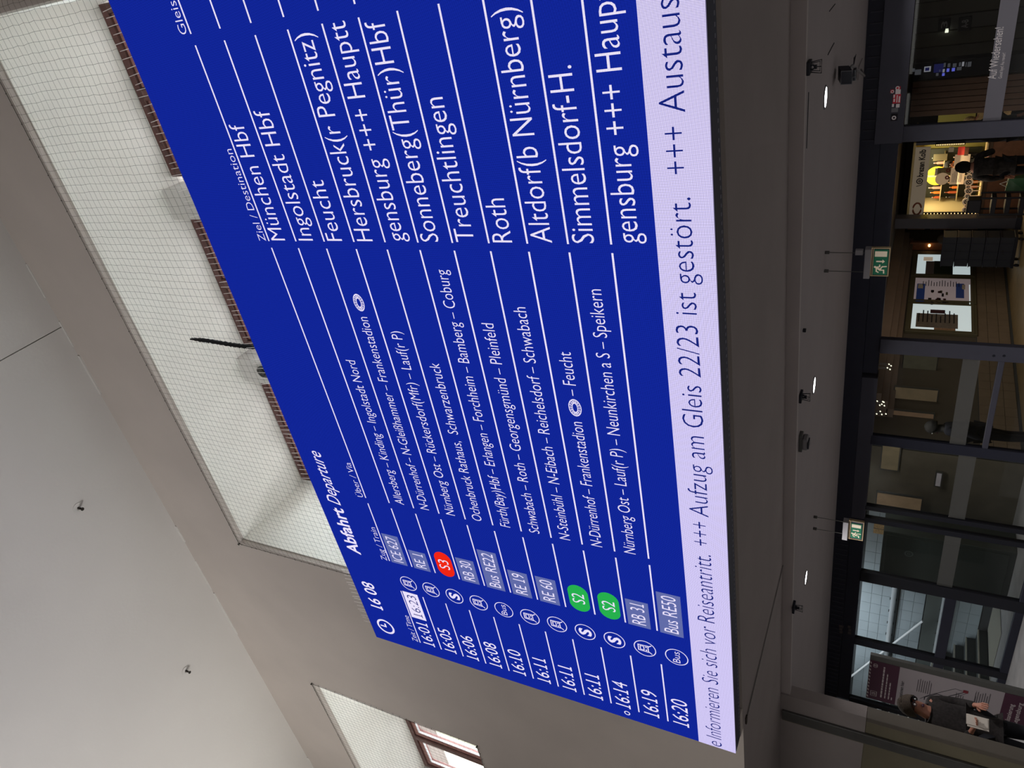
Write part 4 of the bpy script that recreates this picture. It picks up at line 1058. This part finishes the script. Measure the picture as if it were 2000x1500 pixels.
# cash register displays: row of lit ticket machines
t, X0, X1, Z0, Z1 = hall_panel('display_wall', (1795, 1902, 118, 152), YH-0.5, None, 'dark display wall with small blue and white lit screens', 'display wall')
box('display_cabinet', (X0, YH-.5, FLOOR), (X1, YH-.2, Z1+.1), M_fdark, t, .01)
M_sc = [mat('blue lit screen', (90, 100, 220), .5, emit=(110, 115, 235), estr=.8), mat('white lit screen', (210, 210, 215), .5, emit=(190, 190, 200), estr=.45), mat('dim lit screen', (110, 112, 120), .5, emit=(110, 112, 120), estr=.3), mat('dark blue screen', (36, 38, 90), .5, emit=(36, 38, 96), estr=.5)]
rects = [(1843, 1847, 123, 131, 2), (1851, 1856, 124, 131, 2), (1861, 1868, 124, 131, 2), (1873, 1877, 122, 129, 2), (1879, 1883, 121, 129, 1), (1886, 1888, 122, 130, 2), (1890, 1897, 121, 130, 2), (1824, 1843, 125, 141, 3), (1849, 1854, 134, 140, 0), (1859, 1865, 133, 139, 0), (1841, 1845, 135, 141, 1), (1869, 1878, 131, 137, 2), (1840, 1845, 143, 148, 0), (1828, 1833, 143, 148, 2), (1805, 1818, 130, 140, 1), (1807, 1815, 132, 138, 3), (1782, 1787, 134, 140, 2), (1787, 1799, 136, 146, 2), (1834, 1837, 136, 140, 2)]
for k, (a, b, c_, d, m) in enumerate(rects):
    A0, A1, B0, B1 = px(a, b, c_, d, YH-.51-(0.01 if k == 15 else 0)); box('lit_screen', (A0, YH-.52-(0.01 if k == 15 else 0), B0), (A1, YH-.5, B1), M_sc[m], t)
for (r, s_) in (((1833, 1856, 37, 60), '3'), ((1872, 1897, 33, 60), 'A-B')):
    X0, X1, Z0, Z1 = px(*r, YH+.9)
    t = thing('wall_sign', 'dark square wall sign reading %s behind the right hand glass' % ('three' if s_ == '3' else 'A to B'), 'sign', ((X0+X1)/2, YH+.9, Z0))
    box('sign_plate', (X0, YH+.9, Z0), (X1, YH+.95, Z1), M_fdark, t, .006)
    mb = MB(); text(mb, s_, (X0+(X1-X0)*.2, YH+.896, Z0+(Z1-Z0)*.25), XR, ZU, (X1-X0)*.6, (Z1-Z0)*.5, 0.02); mb.build('sign_text', M_edge, t)
p = at(1848, 78, YH); t = thing('exit_lamp', 'tiny bright white lamp on the grey wall behind the right glass', 'lamp', tuple(p))
box('lamp_face', (p.x-.04, YH+.9, p.z-.03), (p.x+.04, YH+1.0, p.z+.03), mat('small lamp face', (255, 255, 240), .5, emit=(255, 255, 230), estr=1.5), t, .004)
t, X0, X1, Z0, Z1 = hall_panel('yellow_board', (1832, 1905, 220, 246), 18.5, None, 'olive yellow board beside the person in the beige jacket', 'board')
box('board_panel', (X0-.2, 18.5, Z0), (X1, 18.56, Z1), M_kwall, t, .006)
box('board_leg', (X0-.1, 18.5, FLOOR), (X0-.04, 18.55, Z0), M_fdark, t)
area('board_light', (X0+.3, 17.6, Z1+.3), (X0+.3, 18.5, Z0), .5, .3, 3.0, (1, .9, .6))

# glowing panels added behind the middle doors, standing in for reflections and shop interior
def wallpanel(x0, x1, y0, y1, Y, m, lab, nm='reflection_panel'):
    X0, X1, Z0, Z1 = px(x0, x1, y0, y1, Y)
    t = thing(nm, lab, 'reflection panel', ((X0+X1)/2, Y, Z0)); box('reflection_face', (X0, Y, Z0), (X1, Y+.04, Z1), m, t, .006)
    fr = MB(); e = .02
    for q in ((X0-e, X1+e, Z1, Z1+e), (X0-e, X1+e, Z0-e, Z0), (X0-e, X0, Z0, Z1), (X1, X1+e, Z0, Z1)): fr.box((q[0], Y-.005, q[2]), (q[1], Y+.045, q[3]))
    fr.build('reflection_frame', M_strip, t)
    return t
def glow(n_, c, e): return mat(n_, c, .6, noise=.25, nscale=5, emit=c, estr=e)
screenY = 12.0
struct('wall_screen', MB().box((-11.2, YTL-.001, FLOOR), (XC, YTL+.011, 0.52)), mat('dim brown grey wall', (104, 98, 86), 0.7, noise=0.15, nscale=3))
wallpanel(1746, 1830, 759, 800, 14.2, glow('tan glow panel', (112, 96, 74), .35), 'upper warm tan glow panel standing in for reflections in the right middle pane')
wallpanel(1740, 1822, 805, 842, 13.6, glow('peach glow panel', (116, 92, 72), .35), 'lower peach glow panel standing in for reflections beside the dark jacketed person')
wallpanel(1764, 1830, 692, 726, 15.4, glow('mottled olive panel', (82, 78, 64), .3), 'mottled olive panel standing in for reflections at the right of the middle pane')
wallpanel(1722, 1756, 868, 918, 12.45, glow('pale glow panel', (110, 98, 76), .35), 'pale tan glow panel standing in for reflections in the left middle pane', 'reflection_strip')
wallpanel(1712, 1800, 968, 992, 12.3, glow('beige glow panel', (120, 100, 78), .4), 'tall beige glow panel standing in for reflections beside the thin door posts')
wallpanel(1828, 1838, 924, 950, 12.4, glow('white notice strip', (130, 124, 126), .5), 'small white notice strip standing in for reflections in the left middle pane')
for k, (x_, y_) in enumerate(((1736, 711), (1740, 714), (1733, 718), (1738, 721), (1724, 784), (1722, 789), (1718, 791), (1727, 792), (1713, 783), (1726, 785), (1719, 803), (1712, 808), (1722, 809), (1730, 808))):  # glowing dots added in place of ceiling lamps reflected in the glass
    Y = 12.2; p = at(x_, y_, Y)
    t = thing('lamp_glint', 'tiny bright dot standing in for a ceiling lamp reflected in the right middle pane', 'lamp glint', tuple(p), 'lamp glints added behind the glass doors')
    MB().disc((p.x, Y, p.z), (0.2, -1, -0.3), 0.011, 0.02, 10).build('glint_face', mat('reflected lamp dot', (255, 250, 220), .5, emit=(255, 250, 225), estr=1.4) if k == 0 else bpy.data.materials['reflected lamp dot'], t)
    MB().tube([(p.x, Y+.005, p.z), (p.x, Y+.01, 0.52)], 0.004, 5).build('glint_stem', M_fdark, t)

# ================================================================== POSTER STAND
YP = 8.0
X0, X1 = at(1691, 1361, YP).x, at(1700, 1279, YP).x
t = thing('poster_stand', 'tall free standing route map poster with dark wine red header', 'poster stand', ((X0+X1)/2, YP, FLOOR))
box('stand_frame', (X0-.02, YP, FLOOR), (X1, YP+0.06, -0.006), M_strip, t, .006)
Wp = X1-X0
def pz(x): return at(x, 1320 + (x-1700)*0.26, YP).z
px0, px1 = X0, X1-0.105
YQ = YP-0.002
rect('poster_paper', px0, px1, FLOOR+.02, -0.02, M_post, YQ, t)
zh = at(1757, 1310, YP).z
rect('poster_header', px0, px1, zh, -0.012, M_wine, YQ-.001, t)
zf = at(1960, 1365, YP).z
rect('poster_footer', px0, px1, FLOOR+.02, zf, M_wine, YQ-.001, t)
mb = MB()
for j in range(11):
    a = px0+0.02+j*(px1-px0-.03)/11; mb.quad((a, YQ-.002, -0.035), (a+.04, YQ-.002, -0.035), (a+.06, YQ-.002, -0.014), (a+.02, YQ-.002, -0.014))
mb.build('dash_border', M_inkl, t)
mb = MB()
for (u0, u1, zz, hh_) in ((0.1, 0.9, -0.22, .03), (0.1, 0.75, -0.27, .022), (0.1, 0.55, -0.32, .022), (0.1, 0.18, -0.36, .02)):
    a, b = px0+(px1-px0)*u0, px0+(px1-px0)*u1; x_ = a
    while x_ < b:
        w__ = random.uniform(.03, .09); mb.quad((x_, YQ-.002, zz), (min(b, x_+w__), YQ-.002, zz), (min(b, x_+w__), YQ-.002, zz+hh_*.7), (x_, YQ-.002, zz+hh_*.7)); x_ += w__+.012
setp(mb.build('header_print', M_inkl, t), kind='stuff')
mb = MB()
bx0 = px0+.08; e = .008
for q in ((bx0, bx0+.12, -0.06-e, -0.06), (bx0, bx0+.12, -0.15, -0.15+e), (bx0, bx0+e, -.15, -.06), (bx0+.12-e, bx0+.12, -.15, -.06)): mb.quad((q[0], YQ-.002, q[2]), (q[1], YQ-.002, q[2]), (q[1], YQ-.002, q[3]), (q[0], YQ-.002, q[3]))
text(mb, 'DB', (bx0+.03, YQ-.002, -.13), XR, ZU, .06, .05, .01)
cq = px1-.12; mb.ring((cq, YQ-.003, -.09), (0, 1, 0), .022, .03, .001, 16); mb.ring((cq+.03, YQ-.003, -.09), (0, 1, 0), .022, .03, .001, 16)
mb.build('logo_mark', M_inkl, t)
mb = MB(); text(mb, 'Informationen hier:', (px0+.08, YQ-.002, zh-.08), XR, ZU, (px1-px0)*.58, .045, .01)
mb.build('poster_text', M_ink, t)
mb = MB()
for blk in ((0.5, 0.85, zh-.26, 7), (0.08, .4, zh-.4, 6), (.45, .75, zh-.75, 4), (.1, .45, zf+.45, 7), (.55, .9, zf+.32, 7), (.1, .4, zf+.2, 6)):
    for j in range(blk[3]):
        z = blk[2]-j*.028; a, b = px0+(px1-px0)*blk[0], px0+(px1-px0)*blk[1]
        mb.quad((a, YQ-.002, z), (b-random.random()*.08, YQ-.002, z), (b-random.random()*.08, YQ-.002, z+.01), (a, YQ-.002, z+.01))
setp(mb.build('small_print', mat('grey print', (86, 80, 84), .8), t), kind='stuff')
mb = MB()
def q2(x, y): v = at(x, y, YQ); return (v.x, v.z)
stroke(mb, [q2(1805, 1366), q2(1806, 1361), q2(1830, 1355), q2(1848, 1361), q2(1884, 1352)], .012, YQ-.003)
stroke(mb, [q2(1797, 1364), q2(1815, 1357), q2(1866, 1345), q2(1882, 1351)], .007, YQ-.003)
stroke(mb, [q2(1843, 1370), q2(1865, 1362), q2(1888, 1354)], .006, YQ-.003)
stroke(mb, [q2(1899, 1388), q2(1906, 1360)], .004, YQ-.003)
mb.build('route_line', M_ink, t)
v = at(1886, 1351, YQ); rect('route_marker', v.x-.03, v.x+.03, v.z-.03, v.z+.03, mat('dark red marker', (110, 30, 40), .7), YQ-.004, t)
mb = MB(); v = at(1976, 1420, YQ)
text(mb, 'Generalsanierung', (px0+.05, YQ-.003, at(1974, 1400, YP).z), XR, ZU, (px1-px0)*.72, .055, .015)
text(mb, '2 - Regensburg', (px0+.12, YQ-.003, at(1993, 1390, YP).z), XR, ZU, (px1-px0)*.72, .055, .015)
mb.build('footer_text', M_inkl, t)

# ================================================================== PEOPLE
def skin_obj(name, joints, edges, m, parent, sub=2, root=None):
    me = bpy.data.meshes.new(name); names_ = list(joints)
    me.from_pydata([joints[n][0] for n in names_], [(names_.index(a), names_.index(b)) for a, b in edges], [])
    o = bpy.data.objects.new(name, me); COL.objects.link(o)
    md = o.modifiers.new('skin', 'SKIN'); md.use_smooth_shade = True; md.branch_smoothing = 0.4
    if not me.skin_vertices: me.attributes.new('skin', 'FLOAT', 'POINT')
    sv = me.skin_vertices[0].data
    for i, n in enumerate(names_):
        r = joints[n][1]; sv[i].radius = r if isinstance(r, tuple) else (r, r)
        sv[i].use_root = (n == (root or names_[0]))
    s2 = o.modifiers.new('sub', 'SUBSURF'); s2.levels = sub; s2.render_levels = sub
    bpy.context.view_layer.update()
    nm = bpy.data.meshes.new_from_object(o.evaluated_get(bpy.context.evaluated_depsgraph_get()))
    bpy.data.objects.remove(o); bpy.data.meshes.remove(me)
    nm.name = name; nm.materials.clear(); nm.materials.append(m)
    for p in nm.polygons: p.use_smooth = True
    r = bpy.data.objects.new(name, nm); COL.objects.link(r); r.parent = parent
    return r
def person(lab, X, Y, facing, H, mats, pose=None, hair='short', female=False, extra=None):
    """facing: direction in radians the person looks towards (0 = +X). Local frame: +y forward, +x right hand side"""
    t = thing('person', lab, 'person', (X, Y, FLOOR))
    t.rotation_euler = (0, 0, facing - math.pi/2)
    s = H/1.75; sh = 0.185 if female else 0.2
    P = {'pelvis': (0, 0, .95), 'waist': (0, 0.01, 1.08), 'chest': (0, 0.0, 1.3), 'neck': (0, -.01, 1.47), 'skull': (0, .0, 1.56),
         'hipL': (-.09, 0, .9), 'kneeL': (-.1, .02, .5), 'ankL': (-.1, -.02, .09), 'toeL': (-.11, .15, .03), 'hipR': (.09, 0, .9), 'kneeR': (.1, .02, .5), 'ankR': (.1, -.02, .09), 'toeR': (.11, .15, .03),
         'shL': (-sh, 0, 1.42), 'elL': (-sh-.05, -.03, 1.14), 'wrL': (-sh-.04, .06, .9), 'shR': (sh, 0, 1.42), 'elR': (sh+.05, -.03, 1.14), 'wrR': (sh+.04, .06, .9), 'crown': (0, .01, 1.68), 'face': (0, .055, 1.6), 'nose': (0, .105, 1.595), 'chin': (0, .06, 1.53)}
    if pose: P.update(pose)
    P = {k: Vector(v)*s for k, v in P.items()}
    Rr = {'pelvis': .13, 'waist': .115, 'chest': .13, 'neck': .055, 'skull': .075, 'hipL': .085, 'kneeL': .055, 'ankL': .04, 'toeL': .03, 'hipR': .085, 'kneeR': .055, 'ankR': .04, 'toeR': .03,
          'shL': .055, 'elL': .042, 'wrL': .027, 'shR': .055, 'elR': .042, 'wrR': .027, 'crown': .07, 'face': .062, 'nose': .016, 'chin': .035}
    J = {k: (P[k], Rr[k]*s) for k in P}
    E = [('pelvis','waist'),('waist','chest'),('chest','neck'),('neck','skull'),('skull','crown'),('skull','face'),('face','nose'),('skull','chin'),('chest','shL'),('shL','elL'),('elL','wrL'),('chest','shR'),('shR','elR'),('elR','wrR'),
         ('pelvis','hipL'),('hipL','kneeL'),('kneeL','ankL'),('ankL','toeL'),('pelvis','hipR'),('hipR','kneeR'),('kneeR','ankR'),('ankR','toeR')]
    for sd in 'LR':
        wr = P['wr'+sd]; el = P['el'+sd]; d = (wr-el).normalized(); side = Vector((1, 0, 0)) if sd == 'L' else Vector((-1, 0, 0))
        side = (side - d*side.dot(d)).normalized(); nrm = d.cross(side).normalized()
        J['palm'+sd] = (wr+d*.055*s, .03*s); E.append(('wr'+sd, 'palm'+sd))
        for q, (off, ln_) in enumerate(((-.03, .062), (-.01, .075), (.01, .07), (.03, .055))):
            b0_ = wr+d*.085*s+side*off*s
            J['f%s%da' % (sd, q)] = (b0_, .0105*s); J['f%s%db' % (sd, q)] = (b0_+d*ln_*.55*s+nrm*.008*s, .0095*s); J['f%s%dc' % (sd, q)] = (b0_+d*ln_*s+nrm*.028*s, .008*s)
            E += [('palm'+sd, 'f%s%da' % (sd, q)), ('f%s%da' % (sd, q), 'f%s%db' % (sd, q)), ('f%s%db' % (sd, q), 'f%s%dc' % (sd, q))]
        J['t%sa' % sd] = (wr+d*.03*s+side*.035*s, .012*s); J['t%sb' % sd] = (wr+d*.07*s+side*.055*s+nrm*.015*s, .0095*s)
        E += [('palm'+sd, 't%sa' % sd), ('t%sa' % sd, 't%sb' % sd)]
    body = skin_obj('body', J, E, mats['skin'], t, 2, 'pelvis')
    g = 1.22
    def sub(keys, grow, add=0.012): return {k: (J[k][0], J[k][1]*grow+add*s) for k in keys}
    JC = sub(['pelvis', 'waist', 'chest', 'shL', 'elL', 'shR', 'elR'], g)
    for sd in 'LR': JC['wr'+sd] = (P['wr'+sd] - (P['wr'+sd]-P['el'+sd])*.06, .04*s)
    JC['hem'] = (P['pelvis']+Vector((0, 0, -.12*s)), .155*s); JC['collar'] = (P['neck']+Vector((0, -.005, -.03*s)), .085*s)
    EC = [('pelvis','waist'),('waist','chest'),('chest','shL'),('shL','elL'),('elL','wrL'),('chest','shR'),('shR','elR'),('elR','wrR'),('pelvis','hem'),('chest','collar')]
    skin_obj('jacket', JC, EC, mats['coat'], t, 2, 'pelvis')
    JT = sub(['pelvis', 'hipL', 'kneeL', 'hipR', 'kneeR'], 1.08)
    for sd in 'LR': JT['ank'+sd] = (P['ank'+sd]+Vector((0, 0, .02*s)), .062*s)
    skin_obj('trousers', JT, [('pelvis','hipL'),('hipL','kneeL'),('kneeL','ankL'),('pelvis','hipR'),('hipR','kneeR'),('kneeR','ankR')], mats['trousers'], t, 2, 'pelvis')
    for sd in 'LR':
        skin_obj('shoe', {'h': (P['ank'+sd]+Vector((0, -.03*s, -.03*s)), (.05*s, .045*s)), 'm': (P['ank'+sd]+Vector((0, .06*s, -.04*s)), (.048*s, .035*s)), 't': (P['toe'+sd]+Vector((0, .02*s, .01*s)), (.042*s, .03*s))}, [('h','m'),('m','t')], M_shoe, t, 2, 'h')
    # hair
    hc = (P['skull']+P['crown'])/2; ax = (P['crown']-P['skull']).normalized(); fw = (P['face']-P['skull']); fw = (fw-ax*fw.dot(ax)).normalized(); sdv = ax.cross(fw)
    hm = MB(); n1, n2 = 14, 22; rnd = random.Random(3)
    for i in range(n1+1):
        for j in range(n2):
            th = math.pi*i/n1*(.66 if hair != 'long' else .8); ph = 2*math.pi*j/n2
            front = max(0, math.cos(ph)); th2 = th*(1-0.42*front*(1 if i > n1*.3 else 0))
            r = (.104 + (.012 if hair != 'short' else .004) + rnd.uniform(-.003, .003))*s
            d = ax*math.cos(th2)*1.15 + (fw*math.cos(ph)*1.05+sdv*math.sin(ph)*.88)*math.sin(th2)
            hm.v.append(tuple(hc - fw*.006*s + d*r))
    for i in range(n1):
        for j in range(n2):
            hm.f.append((i*n2+j, i*n2+(j+1) % n2, (i+1)*n2+(j+1) % n2, (i+1)*n2+j))
    me = bpy.data.meshes.new('hair'); me.from_pydata(hm.v, [], hm.f); me.materials.append(mats['hair'])
    for p in me.polygons: p.use_smooth = True
    ho = bpy.data.objects.new('hair', me); COL.objects.link(ho); ho.parent = t
    sm = ho.modifiers.new('thickness', 'SOLIDIFY'); sm.thickness = 0.012*s; sm.offset = -1
    # eyes, ears, mouth
    def ball(name, c, r, m, sx=1.0):
        mb = MB(); n_ = 8
        for i in range(n_//2+1):
            for j in range(n_):
                a = math.pi*i/(n_//2); b = 2*math.pi*j/n_
                mb.v.append(tuple(Vector(c)+Vector((math.sin(a)*math.cos(b)*r*sx, math.sin(a)*math.sin(b)*r, math.cos(a)*r))))
        for i in range(n_//2):
            for j in range(n_): mb.f.append((i*n_+j, i*n_+(j+1) % n_, (i+1)*n_+(j+1) % n_, (i+1)*n_+j))
        me_ = bpy.data.meshes.new(name); me_.from_pydata(mb.v, [], mb.f); me_.materials.append(m)
        o_ = bpy.data.objects.new(name, me_); COL.objects.link(o_); o_.parent = body; return o_
    for sg in (-1, 1):
        ball('eye', P['face']+fw*.052*s+sdv*sg*.03*s+ax*.028*s, .011*s, M_bead)
        ball('ear', P['skull']+sdv*sg*.082*s+ax*.035*s-fw*.005*s, .026*s, mats['skin'], .45)
    ball('mouth', P['chin']+fw*.034*s+ax*.02*s, .014*s, M_wine, 1.6)
    if extra: extra(t, P, s, ball, fw, ax, sdv)
    return t
def man_extra(t, P, s, ball, fw, ax, sdv):
    # glasses pushed up, folded paper in the hand
    def addm(name, mb, m):
        me = bpy.data.meshes.new(name); me.from_pydata(mb.v, [], mb.f); me.materials.append(m); o = bpy.data.objects.new(name, me); COL.objects.link(o); o.parent = t
    g_ = MB(); c = P['face']+fw*.06*s+ax*.03*s
    for sg in (-1, 1): g_.ring(c+sdv*sg*.034*s, fw, .018*s, .024*s, .004, 14)
    g_.tube([c+sdv*.012*s, c-sdv*.012*s], .003, 5)
    for sg in (-1, 1): g_.tube([c+sdv*sg*.058*s, P['skull']+sdv*sg*.085*s+ax*.04*s], .003, 5)
    addm('glasses', g_, M_blackm)
    w_ = P['wrR']; q = MB(); d = (P['wrR']-P['elR']).normalized(); c = w_+d*.12*s
    q.box((c.x-.07, c.y-.01, c.z-.10), (c.x+.07, c.y-.004, c.z+.09)); q.box((c.x-.065, c.y-.004, c.z-.09), (c.x+.05, c.y+.001, c.z+.10))
    addm('paper_sheet', q, M_paper)
MM = dict(skin=M_skin, coat=M_coat2, trousers=M_trous, hair=M_hairg)
hx, hy = -7.80, 5.80
person('grey haired man with glasses looking down at a paper by the left pillar', hx-0.27, hy+0.02, math.radians(-5), 1.80, dict(skin=M_skin, coat=mat('dark grey brown wool coat', (38, 34, 34), .95, noise=.35, nscale=40), trousers=M_trous, hair=M_hairg),
       {'chest': (0, .04, 1.3), 'neck': (0, .08, 1.46), 'skull': (0, .12, 1.545), 'crown': (0, .145, 1.65), 'face': (0, .165, 1.56), 'nose': (0, .21, 1.545), 'chin': (0, .155, 1.485),
        'elR': (.25, .02, 1.13), 'wrR': (.17, .26, 1.06), 'elL': (-.25, .0, 1.14), 'wrL': (-.13, .24, 1.02)}, 'short', False, man_extra)
person('customer in black coat with grey leaf pattern before the bakery kiosk', -5.02, 15.0, math.radians(100), 1.60, dict(skin=M_skin, coat=M_coatp, trousers=M_trous, hair=M_hairb),
       {'elR': (.27, .08, 1.16), 'wrR': (.2, .26, 1.2)}, 'long', True)
person('person in a black quilted jacket behind the right door post of the opening', -4.25, 14.6, math.radians(60), 1.62, dict(skin=M_skin, coat=M_coatb, trousers=M_trous, hair=M_hairb), None, 'long', True)
p = at(1856, 318, YK+0.9)
person('kiosk seller with dark cap behind the counter', p.x, YK+0.75, math.radians(-80), 1.66, dict(skin=M_skin, coat=M_coatb, trousers=M_trous, hair=M_hairb), None, 'short', True)
p = at(1905, 215, 17.6)
person('person in beige knitted jacket bending beside the yellow board', p.x, 17.4, math.radians(150), 1.62, dict(skin=M_skin, coat=M_fur, trousers=M_trous, hair=M_fur),
       {'chest': (0, .12, 1.24), 'neck': (0, .2, 1.36), 'skull': (0, .25, 1.43), 'crown': (0, .29, 1.53), 'face': (0, .3, 1.44), 'nose': (0, .345, 1.42), 'chin': (0, .28, 1.37), 'shL': (-.18, .15, 1.33), 'shR': (.18, .15, 1.33), 'elL': (-.22, .2, 1.05), 'elR': (.22, .2, 1.05), 'wrL': (-.15, .42, 1.0), 'wrR': (.15, .42, 1.0)}, 'long', True)
p = at(1812, 833, 11.6)
person('person in dark jacket behind the right middle glass pane', p.x, 11.6, math.radians(200), 1.66, dict(skin=M_hairb, coat=M_coat, trousers=M_trous, hair=M_hairb), None, 'short', False)
p = at(1855, 455, 21)
person('person in black with blond hair beyond the crate stack', p.x, 20.6, math.radians(200), 1.6, dict(skin=M_skin, coat=M_coatb, trousers=M_trous, hair=M_hairg), None, 'long', True)

bpy.data.objects.remove(_to)
for o in list(bpy.data.objects):
    if '_o' in o: del o['_o']
